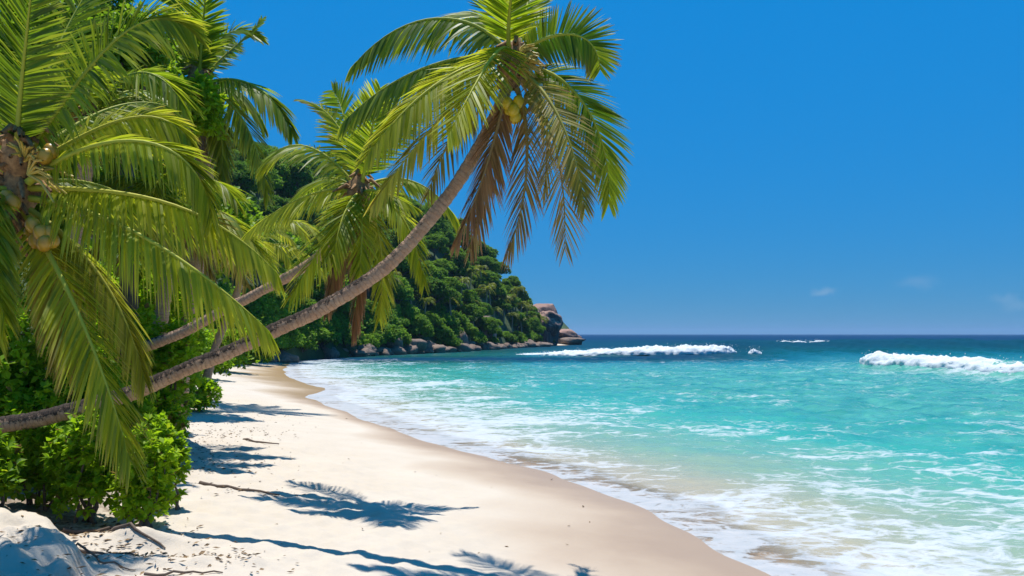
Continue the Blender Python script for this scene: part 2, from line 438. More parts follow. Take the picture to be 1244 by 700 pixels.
# pale foam sheet left behind the broken wave on the right
dens = dens + 0.30 * np.exp(-(np.maximum(-rd, 0) / 9.0) ** 2) * (rd < 1) * sstep(YY, 30, 44) * (1 - sstep(YY, 68, 80))
dens = dens * (1 - 0.9 * sstep(swell, 0.25, 0.7)) * (1 - sstep(YY, 96, 125))
dens = dens * np.where(YY > 92, 1 - sstep(YY, 92, 104), 1)
deep = sstep(YY, 60, 100) * 0.22 + sstep(swell, 0.35, 1.7) * 0.32 + sstep(YY, 112, 190) * 0.35 + sstep(YY, 200, 700) * 0.25
dark_reef = np.exp(-((YY - 98) / 9) ** 2) * (1 - sstep(XX, 20, 36)) * 0.45
deep = np.clip(deep + dark_reef, 0, 1)
V = np.stack([XX, YY, Zs], -1).reshape(-1, 3)
fc = grid_faces(*YY.shape)
keep = (OFF.ravel()[fc].max(1) > -4.0)
o = mesh_obj('sea', V, fc[keep], M['sea'], smooth=True, attrs={'off': np.clip(OFF, 0, 200).ravel(), 'foam': np.clip(dens, 0, 1).ravel(), 'deep': deep.ravel()})
tag(o, kind='structure')


def fbm(p, s, o=5):
    return mnoise.fractal(Vector((p[0] * s, p[1] * s, p[2] * s)), 1.0, 2.0, o, noise_basis='PERLIN_ORIGINAL')


def wave_foam(name, path, hs, ws, label, seed, k=10, spray=120):
    k = k * 2
    rnd = random.Random(seed)
    path = catmull(path, k)
    n = len(path); x = np.linspace(0, 1, n)
    hh = np.interp(x, *zip(*hs)); wd = np.interp(x, *zip(*ws))
    nc = 22; V = []
    for i in range(n):
        p = path[i]; tg = path[min(i + 1, n - 1)] - path[max(i - 1, 0)]; tg = tg[:2] / np.linalg.norm(tg[:2])
        sd = np.array([tg[1], -tg[0]])
        for j in range(nc):
            a = math.pi * j / (nc - 1)
            q = np.array([p[0] + sd[0] * wd[i] * math.cos(a), p[1] + sd[1] * wd[i] * math.cos(a), p[2] - 0.12 + hh[i] * math.sin(a) ** 0.8])
            dsp = fbm(q, 0.45) * 0.30 + fbm(q, 1.9) * 0.34 + fbm(q, 5.0) * 0.16
            cr = 0.35 + math.sin(a)
            q = q + np.array([sd[0] * dsp * 0.5, sd[1] * dsp * 0.5, dsp * 0.55 * cr * min(1, hh[i] / 1.0 + .2) * math.sin(a)])
            V.append(q)
    F_ = [grid_faces(n, nc)]
    # flecks of spray above the crest
    tri = []
    V = list(V)
    for _ in range(spray):
        i = rnd.randrange(n); r = rnd.uniform(0.02, 0.06)
        p = path[i] + np.array([rnd.uniform(-1, 1) * wd[i], rnd.uniform(-.6, .6), 0]); p[2] += hh[i] * rnd.uniform(0.85, 1.25)
        b = len(V)
        for dx, dy, dz in ((1, 0, 0), (-1, 0, 0), (0, 1, 0), (0, -1, 0), (0, 0, 1), (0, 0, -1)):
            V.append(p + r * np.array([dx, dy, dz]) * rnd.uniform(0.6, 1.3))
        tri += [(b + a_, b + b_, b + c_) for a_, b_, c_ in ((0, 2, 4), (2, 1, 4), (1, 3, 4), (3, 0, 4), (2, 0, 5), (1, 2, 5), (3, 1, 5), (0, 3, 5))]
    o = mesh_obj(name, np.array(V), F_ + [np.array(tri)], M['foam'], smooth=True)
    tag(o, label, 'breaking wave')
    return o


def swell_z(x, y):
    a = 2.15 * float(sstep(x, 6, 34)); q = y - (114 - .10 * (x - 30))
    return a * (math.exp(-(abs(q) / 14.0) ** 1.7) if q < 0 else math.exp(-(q / 38.0) ** 2))


def ride(*xy):
    return [(x, y, swell_z(x, y) * .95) for x, y in xy]


wave_foam('breaking_wave', ride((1, 122), (5, 118), (9, 114), (13.5, 110), (18, 106), (22.5, 103), (25.5, 101.5), (27.6, 101)),
          [(0, .15), (.15, .5), (.4, 0.85), (.75, 1.05), (.93, .85), (1, .2)], [(0, .8), (.3, 2.2), (.7, 2.6), (1, .6)],
          'long low white breaking wave reaching seaward from the rocky point', 1, 14, 160)
wave_foam('breaking_wave', ride((28.7, 100), (29.3, 99.8), (30.2, 99.5)), [(0, .2), (.5, .8), (1, .2)], [(0, .5), (.5, .8), (1, .4)],
          'tiny detached white foam burst just right of the longer left wave', 2, 14, 30)
wave_foam('breaking_wave', [(32.6, 76.5, .3), (33.3, 73, .25), (34.8, 66.5, .2), (37.2, 59.5, .1), (41, 53.5, .1), (47, 48, 0), (57, 43, 0)],
          [(0, .7), (.1, 1.05), (.5, 1.0), (1, .9)], [(0, .5), (.1, 1.5), (.6, 1.7), (1, 1.6)],
          'thick rolling white breaking wave at the right edge of the bay', 3, 18, 150)
wave_foam('breaking_wave', [(36, 112.2, 1.92), (38, 112.0, 1.95), (40.5, 111.8, 1.93), (43.5, 111.6, 1.95)], [(0, .05), (.2, .3), (.35, .1), (.5, .28), (.62, .08), (.8, .38), (1, .05)], [(0, .3), (.5, .6), (1, .3)],
          'thin white crest flecks on the dark swell at the horizon', 4, 12, 60)


# ------------------------------------------------------------------ palms
def bez(c, t):
    t = np.asarray(t)[:, None]; a, b, d, e = c
    return (1 - t) ** 3 * a + 3 * (1 - t) ** 2 * t * b + 3 * (1 - t) * t * t * d + t ** 3 * e


def dbez(c, t):
    t = np.asarray(t)[:, None]; a, b, d, e = c
    return 3 * (1 - t) ** 2 * (b - a) + 6 * (1 - t) * t * (d - b) + 3 * t * t * (e - d)


G = np.array([0, 0, -1.0])


def tube(pts, rad, n=8):
    pts = np.asarray(pts, float); T = nrm(np.gradient(pts, axis=0))
    ref = np.array([0, 0, 1.0]) if abs(T[0][2]) < .9 else np.array([1.0, 0, 0])
    U = ref - T[0] * (ref @ T[0]); U /= np.linalg.norm(U); V = []
    for p, tg, r in zip(pts, T, rad):
        U = U - tg * (U @ tg); U /= np.linalg.norm(U); W = np.cross(tg, U)
        for k in range(n):
            a = 2 * math.pi * k / n
            V.append(p + r * (math.cos(a) * U + math.sin(a) * W))
    m_ = len(pts); F_ = []
    for i in range(m_ - 1):
        for k in range(n):
            a = i * n + k; b = i * n + (k + 1) % n
            F_.append((a, b, b + n, a + n))
    return np.array(V), np.array(F_)


def frond(parent, ctrl, leafL, rng, n=70, droop=0.6, roll=0.0, hint=(0, -0.35, 1), tint=(0.15, 0.0), lift=0.25, width=0.030, t0=0.1, fwd=(28, 42, 66),
          rad=0.026, gap=0.0, tipbrown=0.25, bright=(0.0, 1.0), K=5):
    """one palm leaf: a curved midrib with a row of narrow leaflets on each side"""
    if n >= 40: n = int(n * 1.08); width = width * 1.02
    c = [np.asarray(x, float) for x in ctrl]
    hint = np.asarray(hint, float)
    Vs, Fs, Ts, Mi = [], [], [], []; nb = 0
    for side in (-1, 1):
        t_ = np.linspace(t0, 0.995, n) + rng.normal(0, 0.25 / n, n); t_ = np.clip(t_, 0.02, 1)
        gap = max(gap, .05)
        if gap > 0:
            kp = rng.rand(n) > gap; t_ = t_[kp]
        nn = len(t_)
        p = bez(c, t_); T = nrm(dbez(c, t_))
        U = nrm(hint - (T @ hint)[:, None] * T); S = np.cross(T, U)
        rl = roll * (0.4 + 0.6 * t_)[:, None]
        U, S = U * np.cos(rl) + S * np.sin(rl), S * np.cos(rl) - U * np.sin(rl)
        x = (t_ - t0) / (1 - t0)
        L = leafL * np.interp(x, [0, .12, .3, .5, .75, .92, 1], [.5, .85, 1, 1, .84, .6, .4]) * rng.uniform(0.86, 1.08, nn)
        lf = np.interp(x, np.linspace(0, 1, 12), rng.normal(0, 1, 12))
        an = np.radians(np.interp(x, [0, .5, 1], fwd) + rng.normal(0, 2.6, nn) + 3.5 * lf)
        d0 = (side * S * np.cos(an)[:, None] + T * np.sin(an)[:, None] + U * (lift + rng.normal(0, .04, nn))[:, None])
        dr = np.maximum(droop * rng.uniform(0.8, 1.2, nn) * (1 + .15 * np.interp(x, np.linspace(0, 1, 9), rng.normal(0, 1, 9))), 0)
        d0 = nrm(nrm(d0) + G * (0.75 * dr)[:, None]); dr = dr * .38
        Ln = L / (1 + 0.35 * dr)
        s = np.linspace(0, 1, K + 1)
        q = p[:, None, :] + Ln[:, None, None] * (d0[:, None, :] * s[None, :, None] + G * (dr[:, None] * s[None] ** 2)[..., None])
        dq = nrm(d0[:, None, :] + 2 * G * (dr[:, None] * s[None])[..., None])
        Tw = (T + 0.3 * U)[:, None, :]
        W = nrm(Tw - (Tw * dq).sum(-1, keepdims=True) * dq); B = np.cross(dq, W)
        tw = rng.uniform(-0.4, 0.4, nn)[:, None, None] + 0.3 * s[None, :, None] * rng.normal(0, 1, nn)[:, None, None]
        W = W * np.cos(tw) + B * np.sin(tw)
        wp = np.interp(s, [0, .15, .45, .8, 1], [.55, .95, 1.0, .6, .05])
        hw = 0.5 * width * wp[None, :, None] * rng.uniform(.8, 1.15, nn)[:, None, None]
        v = np.stack([q - W * hw, q + W * hw], 2).reshape(-1, 3)
        idx = np.arange(nn * (K + 1) * 2).reshape(nn, K + 1, 2)
        f = np.stack([idx[:, :-1, 0], idx[:, :-1, 1], idx[:, 1:, 1], idx[:, 1:, 0]], -1).reshape(-1, 4)
        tb = rng.rand(nn) * tipbrown
        ty = np.clip(tint[0] + .08 + rng.normal(0, .17, nn) + 0.25 * (x > .75) * rng.rand(nn), 0, 1)
        br = np.clip(tint[1] + rng.normal(0, .06, nn) * (tint[1] > 0), 0, 1)
        ti = np.zeros((nn, K + 1, 2, 3))
        ti[..., 0] = ty[:, None, None]
        ti[..., 1] = np.clip(br[:, None, None] + (s[None, :, None] ** 4) * tb[:, None, None] * 1.5, 0, 1)
        ti[..., 2] = rng.uniform(bright[0], bright[1], nn)[:, None, None]
        Vs.append(v); Fs.append(f + nb); Ts.append(ti.reshape(-1, 3)); Mi.append(np.zeros(len(f), int)); nb += len(v)
    tt = np.linspace(0, 1, 18)
    rv, rf = tube(bez(c, tt), rad * np.interp(tt, [0, .08, .3, 1], [1.5, 1.1, .9, .15]), 6)
    tr_ = np.zeros((len(rv), 3)); tr_[:, 0] = min(1, tint[0] + .3); tr_[:, 1] = tint[1]; tr_[:, 2] = .5
    org = np.array(parent.location)
    if K <= 2:          # far palms: midrib stays in the frond's own mesh
        Vs.append(rv); Fs.append(rf + nb); Mi.append(np.ones(len(rf), int)); Ts.append(tr_)
    o = mesh_obj('frond', np.vstack(Vs) - org, np.vstack(Fs), [M['frond'], M['stalk']], parent, np.concatenate(Mi), attrs={'tint': np.vstack(Ts)})
    if K > 2:
        mesh_obj('midrib', rv - org, rf, M['stalk'], o, smooth=True, attrs={'tint': tr_})
    return o


def palm_trunk(parent, path, rad, rng, moss=0.0, n=22):
    """path: points; rad: radii at those points; old leaf scars ring the stem"""
    pts = catmull(np.asarray(path, float), 24)
    r = np.interp(np.linspace(0, 1, len(pts)), np.linspace(0, 1, len(rad)), rad)
    seg = np.r_[0, np.cumsum(np.linalg.norm(np.diff(pts, axis=0), axis=1))]
    m_ = int(seg[-1] / 0.022) + 2
    al = np.linspace(0, seg[-1], m_)
    pts = np.stack([np.interp(al, seg, pts[:, i]) for i in range(3)], 1); r = np.interp(al, seg, r)
    ph = (al * 8.5 + 0.25 * np.sin(al * 3.1)) % 1.0
    r = r * (1 + 0.10 * (ph - 0.5)) * (1 + 0.03 * np.sin(al * 2.3) + 0.02 * np.sin(al * 7.9))
    wob_ = np.stack([np.sin(al * 2.1 + k_ * 2) + .6 * np.sin(al * 5.3 + k_) + .35 * np.sin(al * 11 + 3 * k_) for k_ in range(3)], 1) * .010
    pts = pts + wob_ * np.minimum(1, al / .5)[:, None]
    V, F_ = tube(pts, r, n)
    cen = np.repeat(pts, n, 0); nr = nrm(V - cen)
    rr = np.array([fbm(v, 5.0, 3) for v in V]); V = V + nr * (rr * 0.05 * np.repeat(r, n))[:, None]
    top = np.clip(nr[:, 2], -1, 1) * 0.9 + np.repeat(np.interp(np.linspace(0, 1, m_), [0, .55, .8, 1], [moss, moss, moss - .45, moss - .9]), n)
    cap = len(V); V = np.vstack([V, pts[-1:]]); F2 = np.array([(cap - n + k, cap - n + (k + 1) % n, cap) for k in range(n)])
    o = mesh_obj('trunk', V - np.array(parent.location), [F_, F2], M['bark'], parent, smooth=True,
                 attrs={'along': np.r_[np.repeat(al, n), al[-1]], 'topside': np.r_[top, 0]})
    return o


def blob(center, rx, ry, rz, seed, amp=0.15, sc=1.0, nu=16, nv=10):
    V = []
    for j in range(nv + 1):
        th = math.pi * j / nv
        for i in range(nu):
            a = 2 * math.pi * i / nu
            d = np.array([math.sin(th) * math.cos(a), math.sin(th) * math.sin(a), math.cos(th)])
            k = 1 + amp * fbm(d * sc + seed * 3.7, 1.3, 4)
            V.append(np.asarray(center) + d * k * np.array([rx, ry, rz]))
    F_ = [(j * nu + i, (j + 1) * nu + i, (j + 1) * nu + (i + 1) % nu, j * nu + (i + 1) % nu) for j in range(nv) for i in range(nu)]
    return np.array(V), np.array(F_)


def coconut(parent, p, r, mt, rng):
    V, F_ = blob((0, 0, 0), r, r, r * 1.2, rng.randint(99), 0.05, 1, 12, 8)
    a, b = rng.uniform(-.5, .5, 2)
    c, s = math.cos(a), math.sin(a)
    V = np.stack([V[:, 0] * c - V[:, 2] * s, V[:, 1], V[:, 0] * s + V[:, 2] * c], 1)
    mesh_obj('coconut', V + np.asarray(p) - np.array(parent.location), F_, mt, parent, smooth=True)


def heart(parent, p, axis, rng, r=0.16, h=0.5, flowers=True):
    """fibrous leaf bases at the top of the stem, old stalk stubs and a flower spray"""
    p = np.asarray(p, float); axis = nrm(np.asarray(axis, float))
    Vs, Fs, nb = [], [], 0
    pts = [p - axis * h * .5 + axis * h * k / 6 for k in range(7)]
    V, F_ = tube(pts, [r * .7, r * 1.0, r * 1.25, r * 1.2, r * 1.0, r * .7, r * .2], 12)
    V = V + np.array([[fbm(v, 9, 3) * .05] * 3 for v in V]); Vs.append(V); Fs.append(F_); nb += len(V)
    ref = nrm(np.cross(axis, [0.3, 1, 0.2])); ref2 = np.cross(axis, ref)
    for k in range(30):
        a = 2.4 * k; d = ref * math.cos(a) + ref2 * math.sin(a)
        b0 = p + axis * h * (rng.rand() - .45) * .7
        L = rng.uniform(.18, .42)
        q = [b0, b0 + d * L * .5 + axis * L * .2, b0 + d * L + G * L * .15]
        V, F_ = tube(q, [.05, .032, .014], 6); Vs.append(V); Fs.append(F_ + nb); nb += len(V)
    mesh_obj('crown_base', np.vstack(Vs) - np.array(parent.location), np.vstack(Fs), M['fibre'], parent, smooth=True)


def flower(parent, p, d, rng, L=0.5):
    p = np.asarray(p, float); Vs, Fs, nb = [], [], 0
    for k in range(14):
        dd = nrm(np.asarray(d, float) + rng.normal(0, .35, 3)); l = L * rng.uniform(.6, 1)
        q = [p, p + dd * l * .5, p + dd * l + G * l * .3]
        V, F_ = tube(q, [.014, .014, .008], 5); Vs.append(V); Fs.append(F_ + nb); nb += len(V)
    mesh_obj('flower_stalk', np.vstack(Vs) - np.array(parent.location), np.vstack(Fs), M['flower'], parent)


def px(D0, *pts):
    """control points given as (column, row, distance offset)"""
    return [P(u, v, D0 + dd) for (u, v, dd) in pts]


# ---- leaning palm over the beach
rng = np.random.RandomState(11)
D0 = 10.0
tp = [P(-150, 548, 9.5), P(-60, 531, 9.6), P(0, 518, 9.7), P(60, 505, 9.75), P(130, 486, 9.8), P(200, 461, 9.85), P(300, 418, 9.95), P(390, 373, 10), P(455, 335, 10), P(515, 278, 10), P(558, 218, 10), P(590, 162, 10), P(616, 102, 10), P(622, 80, 10)]
bx, by = tp[0][0] - 0.9, tp[0][1] - .1
tp = [np.array([bx, by, gz(bx, by) - 0.15])] + tp
pA = empty('palm_tree', (bx, by, gz(bx, by)))
tag(pA, 'coconut palm with long curved trunk leaning low across the beach, crown against the sky', 'palm tree', 'coconut palms along the beach')
palm_trunk(pA, tp, [.18, .12, .098, .097, .096, .094, .091, .088, .086, .087, .081, .077, .074, .072, .070], rng, 0.42)
heart(pA, P(623, 78, 10), (.15, 0, 1), rng, .15, .6)
YA = (0.16, 0.0)
FR = [  # (control points), leaf length, options; low bright paints shade into the leaf colour
    ([(620, 68, 0), (585, 15, .1), (500, -4, .2), (429, 80, .2)], .62, dict(droop=.9, tint=(-.05, 0), n=82, lift=.15, hint=(0, -.5, .85), roll=.0, bright=(0, .5))),
    ([(622, 60, .1), (590, 10, .6), (555, 0, 1.1), (528, 40, 1.4)], .55, dict(droop=.6, tint=(.05, 0), n=64, bright=(0, .6))),
    ([(618, 60, -.1), (616, 25, -.3), (621, -20, -.6), (634, -62, -1.1)], .56, dict(droop=.1, tint=(.12, 0), n=70, hint=(0, -1, .1), lift=.05)),
    ([(626, 62, 0), (604, 20, .4), (604, -15, .9), (590, -40, 1.2)], .5, dict(droop=.2, tint=(.0, 0), n=56, hint=(0, -1, .3), bright=(0, .4))),
    ([(630, 60, .1), (640, 25, .5), (640, -10, .8), (650, -25, 1.2)], .45, dict(droop=.2, tint=(.0, 0), n=56, hint=(0, -1, .3), bright=(0, .4))),
    ([(628, 68, 0), (668, 34, -.2), (725, 26, -.3), (729, 84, -.2)], .47, dict(droop=.12, tint=(.2, 0), n=84, lift=.05, tipbrown=.8, hint=(0, -1, .2), roll=0, fwd=(10, 24, 50))),
    ([(615, 70, 0), (560, 62, -.1), (480, 82, -.1), (416, 150, 0)], .52, dict(droop=1.0, tint=(-.05, 0), n=82, lift=.15, hint=(0, -.45, .85), bright=(0, .6))),
    ([(618, 62, -.1), (606, 45, -.5), (582, 95, -1.1), (545, 162, -1.4)], .66, dict(droop=.22, tint=(.48, 0), n=88, hint=(-.1, -.9, .6), lift=.05, width=.036, roll=.1)),
    ([(612, 76, 0), (565, 70, -.5), (500, 112, -.8), (446, 190, -.9)], .58, dict(droop=.45, tint=(.55, 0.03), n=88, hint=(0, -.8, .7), lift=.08, width=.034)),
    ([(608, 90, -.1), (570, 105, -.6), (520, 150, -.9), (452, 250, -.9)], .46, dict(droop=.6, tint=(.75, .3), n=66, hint=(0, -.6, 1))),
    ([(633, 82, 0), (690, 78, -.2), (745, 150, -.3), (739, 246, -.2)], .56, dict(droop=.4, tint=(.26, 0), n=86, hint=(.1, -.9, .5), roll=.2)),
    ([(634, 88, -.1), (668, 108, -.5), (700, 170, -.8), (710, 252, -.9)], .50, dict(droop=.35, tint=(.30, .38), n=76, tipbrown=.8, hint=(0, -.9, .5), gap=.1)),
    ([(636, 98, -.1), (665, 130, -.3), (690, 200, -.4), (686, 303, -.4)], .62, dict(droop=.3, tint=(.1, .66), n=60, gap=.12, width=.015, hint=(0, -1, .2))),
    ([(618, 108, -.1), (604, 150, -.2), (592, 220, -.3), (556, 290, -.3)], .52, dict(droop=1.0, tint=(.1, .9), n=64, width=.024, gap=.12, bright=(0, 1))),
    ([(610, 112, -.1), (606, 160, -.1), (588, 230, -.2), (572, 302, -.2)], .5, dict(droop=.8, tint=(.1, .8), n=60, width=.022, gap=.15)),
    ([(628, 108, -.1), (646, 150, -.2), (646, 240, -.3), (617, 306, -.3)], .52, dict(droop=.9, tint=(.1, .78), n=64, width=.019, gap=.12)),
    ([(606, 105, .1), (570, 125, .1), (540, 170, .1), (519, 238, .1)], .48, dict(droop=.5, tint=(.0, .55), n=44, gap=.15, width=.02, bright=(0, .3), hint=(0, -1, .3))),
    ([(638, 95, .3), (662, 110, .6), (672, 160, .8), (660, 235, .9)], .5, dict(droop=.8, tint=(.1, .6), n=46, gap=.2, width=.016)),
]
for c, L, kw in FR:
    kw.setdefault('roll', rng.uniform(-.25, .25))
    frond(pA, px(D0, *c), L, rng, **kw)
for (u, v, dd, k) in ((617, 126, -.2, 'nut_y'), (624, 134, -.25, 'nut_y'), (630, 124, -.22, 'nut_y'), (626, 143, -.2, 'nut_y'), (619, 136, -.15, 'nut_y'), (634, 136, -.1, 'nut_y'), (648, 122, -.15, 'nut_g'), (655, 126, 0, 'nut_g'), (650, 130, -.05, 'nut_g'), (643, 118, 0, 'nut_g'), (612, 118, -.1, 'nut_g')):
    coconut(pA, P(u, v, D0 + dd), .070, M[k], rng)
flower(pA, P(628, 72, 9.85), (.8, -.2, .1), rng, .35)
flower(pA, P(628, 84, 9.85), (.8, -.3, -.3), rng, .36)
flower(pA, P(634, 78, 9.8), (.7, -.4, -.1), rng, .3)
flower(pA, P(630, 66, 9.85), (.8, -.2, .3), rng, .3)

# ---- middle palm, crown in front of the headland
rng = np.random.RandomState(12)
D0 = 13.0
bx, by = -8.2, 13.6
tp = [np.array([bx, by, gz(bx, by) - .1]), P(90, 455, 13.3), P(195, 414, 13), P(245, 392, 13), P(310, 358, 13), P(360, 330, 13), P(405, 292, 13), P(428, 252, 13), P(436, 228, 13)]
pM = empty('palm_tree', (bx, by, gz(bx, by)))
tag(pM, 'medium coconut palm with thin slanting trunk, crown seen behind the long leaning trunk', 'palm tree', 'coconut palms along the beach')
palm_trunk(pM, tp, [.15, .11, .084, .081, .078, .076, .074, .072, .070], rng, 0.0)
heart(pM, P(436, 230, 13), (.1, 0, 1), rng, .15, .6)
FR = [
    ([(432, 228, 0), (400, 180, 0), (350, 155, .1), (322, 200, .1)], .66, dict(droop=.75, tint=(.18, 0), n=74, lift=.4)),
    ([(436, 222, .1), (425, 180, .2), (410, 130, .3), (367, 122, .4)], .40, dict(droop=.3, tint=(.3, 0), n=60, lift=.2, tipbrown=.9)),
    ([(440, 222, -.1), (446, 190, -.3), (452, 150, -.4), (462, 108, -.7)], .60, dict(droop=.15, tint=(.12, 0), n=64, hint=(0, -1, .1))),
    ([(440, 222, .2), (452, 180, .3), (470, 150, .5), (500, 140, .7)], .6, dict(droop=.3, tint=(.12, 0), n=60, hint=(0, -1, .3))),
    ([(432, 224, .3), (418, 185, .5), (425, 140, .8), (405, 110, 1.2)], .6, dict(droop=.3, tint=(.1, 0), n=60, hint=(0, -1, .3))),
    ([(430, 234, 0), (395, 222, -.2), (345, 245, -.3), (302, 282, -.3)], .55, dict(droop=.7, tint=(.5, 0), n=70, hint=(0, -.5, 1))),
    ([(434, 238, -.1), (425, 240, -.6), (392, 295, -1.0), (355, 358, -1.1)], .66, dict(droop=.5, tint=(.42, 0), n=74, hint=(0, -.8, .8))),
    ([(436, 236, -.1), (430, 235, -.5), (410, 262, -.9), (405, 320, -1.0)], .62, dict(droop=.5, tint=(.35, 0), n=64, hint=(0, -.8, .8))),
    ([(433, 245, 0), (420, 270, -.2), (408, 310, -.2), (398, 372, -.2)], .55, dict(droop=1.8, tint=(.1, .92), n=60, width=.034)),
    ([(437, 248, 0), (440, 285, -.1), (438, 330, -.1), (430, 400, -.1)], .55, dict(droop=1.8, tint=(.1, .92), n=60, width=.034)),
    ([(441, 230, .2), (470, 205, .4), (530, 215, .6), (555, 272, .7)], .5, dict(droop=.85, tint=(.25, 0), n=70)),
    ([(442, 238, 0), (475, 235, -.1), (505, 270, -.2), (515, 346, -.2)], .52, dict(droop=.65, tint=(.3, 0), n=70)),
    ([(440, 242, 0), (460, 258, -.3), (470, 310, -.4), (461, 388, -.4)], .52, dict(droop=.8, tint=(.55, .1), n=64)),
    ([(440, 236, -.1), (448, 225, -.4), (472, 235, -.6), (500, 250, -.6)], .5, dict(droop=.6, tint=(.3, 0), n=50, hint=(0, -.5, 1))),
    ([(434, 230, .3), (400, 205, .8), (372, 215, 1.2), (350, 260, 1.4)], .6, dict(droop=.8, tint=(.12, 0), n=60)),
    ([(436, 240, -.1), (440, 255, -.6), (442, 290, -.9), (436, 335, -1.0)], .5, dict(droop=.5, tint=(.45, 0), n=56, hint=(0, -.9, .6))),
]
for c, L, kw in FR:
    kw.setdefault('roll', rng.uniform(-.3, .3))
    frond(pM, px(D0, *c), L, rng, **kw)
for (u, v, dd) in ((452, 276, -.25), (458, 281, -.2), (447, 282, -.2), (426, 262, -.2)):
    coconut(pM, P(u, v, D0 + dd), .075, M['nut_y'], rng)

# ---- near palm at the left edge
rng = np.random.RandomState(13)
D0 = 7.9
bx, by = -5.6, 8.2
tp = [np.array([bx, by, gz(bx, by) - .1]), P(-62, 540, 8.0), P(-42, 440, 7.95), P(-16, 350, 7.9), P(8, 280, 7.9), P(20, 225, 7.9)]
pL = empty('palm_tree', (bx, by, gz(bx, by)))
tag(pL, 'large near coconut palm at the left edge, broad drooping fronds and orange coconuts', 'palm tree', 'coconut palms along the beach')
palm_trunk(pL, tp, [.2, .16, .14, .13, .13, .12], rng, -.2)
heart(pL, P(22, 225, 7.9), (.1, 0, 1), rng, .13, .8)
heart(pL, P(24, 185, 7.85), (.0, 0, 1), rng, .13, .5)
heart(pL, P(10, 268, 7.88), (.25, 0, 1), rng, .13, .9)
FR = [
    ([(20, 190, -.1), (22, 120, -.2), (34, 40, -.5), (44, -70, -1.0)], .62, dict(droop=.12, tint=(-.1, 0), n=96, hint=(0.1, -1, .1), lift=.1, width=.028, bright=(0, .3))),  # low bright paints the frond's shaded underside into its colour
    ([(30, 190, 0), (80, 130, -.1), (160, -30, -.2), (235, 40, -.1)], .60, dict(droop=.7, tint=(.22, 0), n=119, lift=.25, width=.027, hint=(-.2, -.8, .5))),
    ([(30, 205, 0), (90, 175, .1), (190, 95, .2), (236, 180, .2)], .46, dict(droop=.75, tint=(.50, 0), n=105, lift=.25, hint=(0, -.8, .6), width=.026, tipbrown=.6)),
    ([(34, 222, -.1), (110, 155, -.3), (240, 140, -.4), (258, 265, -.3)], .50, dict(droop=.75, tint=(.36, 0), n=114, lift=.25, hint=(0, -.7, .7), width=.027)),
    ([(22, 228, 0), (130, 232, -.2), (240, 225, -.2), (338, 334, -.1)], .50, dict(droop=1.3, tint=(.42, 0), n=114, lift=.4, width=.027, tipbrown=.4)),
    ([(22, 240, 0), (130, 246, -.3), (240, 320, -.5), (324, 400, -.5)], .62, dict(droop=1.15, tint=(.40, 0), n=119, lift=.35, width=.027)),
    ([(24, 250, 0), (70, 320, -.4), (120, 420, -.7), (158, 560, -.8)], .66, dict(droop=.55, tint=(.34, 0.02), n=110, hint=(.5, -.5, .6), width=.026, tipbrown=.5)),
    ([(24, 248, 0), (90, 285, 0), (150, 350, 0), (176, 462, 0)], .55, dict(droop=.95, tint=(.35, .18), n=96, width=.03)),
    ([(14, 232, -.1), (-40, 215, -.4), (-30, 290, -.7), (6, 385, -.8)], .6, dict(droop=.6, tint=(.35, 0), n=92, width=.027)),
    ([(16, 215, 0), (-60, 150, -.1), (-150, 130, -.2), (-210, 230, -.3)], .65, dict(droop=.8, tint=(.2, 0), n=80, width=.027)),
    ([(16, 200, .2), (-30, 120, .4), (-90, 20, .6), (-160, 0, .7)], .65, dict(droop=.5, tint=(.12, 0), n=80, width=.027)),
    ([(12, 240, -.2), (-20, 250, -.5), (-20, 320, -.7), (-12, 420, -.7)], .6, dict(droop=.5, tint=(.3, 0), n=87, width=.027)),
    ([(26, 190, .2), (50, 110, .5), (70, 40, .8), (120, -30, 1.2)], .62, dict(droop=.4, tint=(.06, 0), n=85, hint=(0, -1, .3), width=.027, bright=(0, .5))),
    ([(30, 200, .3), (85, 150, .8), (150, 110, 1.3), (205, 130, 1.6)], .62, dict(droop=.8, tint=(.05, 0), n=87, width=.027, bright=(0, .6))),
    ([(34, 225, .3), (90, 210, .7), (160, 225, 1.1), (215, 290, 1.3)], .62, dict(droop=.9, tint=(.1, 0), n=87, width=.027, bright=(0, .7))),
    ([(34, 262, .2), (60, 300, .3), (75, 360, .3), (80, 450, .3)], .55, dict(droop=.7, tint=(.2, .35), n=73, width=.03)),
]
for c, L, kw in FR:
    kw.setdefault('roll', rng.uniform(-.2, .2))
    frond(pL, px(D0, *c), L, rng, rad=.028, **kw)
for (u, v, dd) in ((40, 274, -.3), (50, 283, -.34), (60, 284, -.3), (44, 293, -.3), (54, 296, -.36), (63, 292, -.3), (38, 284, -.2), (56, 290, -.2), (16, 246, -.3), (9, 240, -.25), (62, 184, -.2), (55, 190, -.25)):
    coconut(pL, P(u, v, D0 + dd), .066, M['nut_o'], rng)
flower(pL, P(34, 212, 7.7), (.7, -.3, .1), rng, .45)
flower(pL, P(30, 196, 7.7), (.5, -.4, .5), rng, .35)

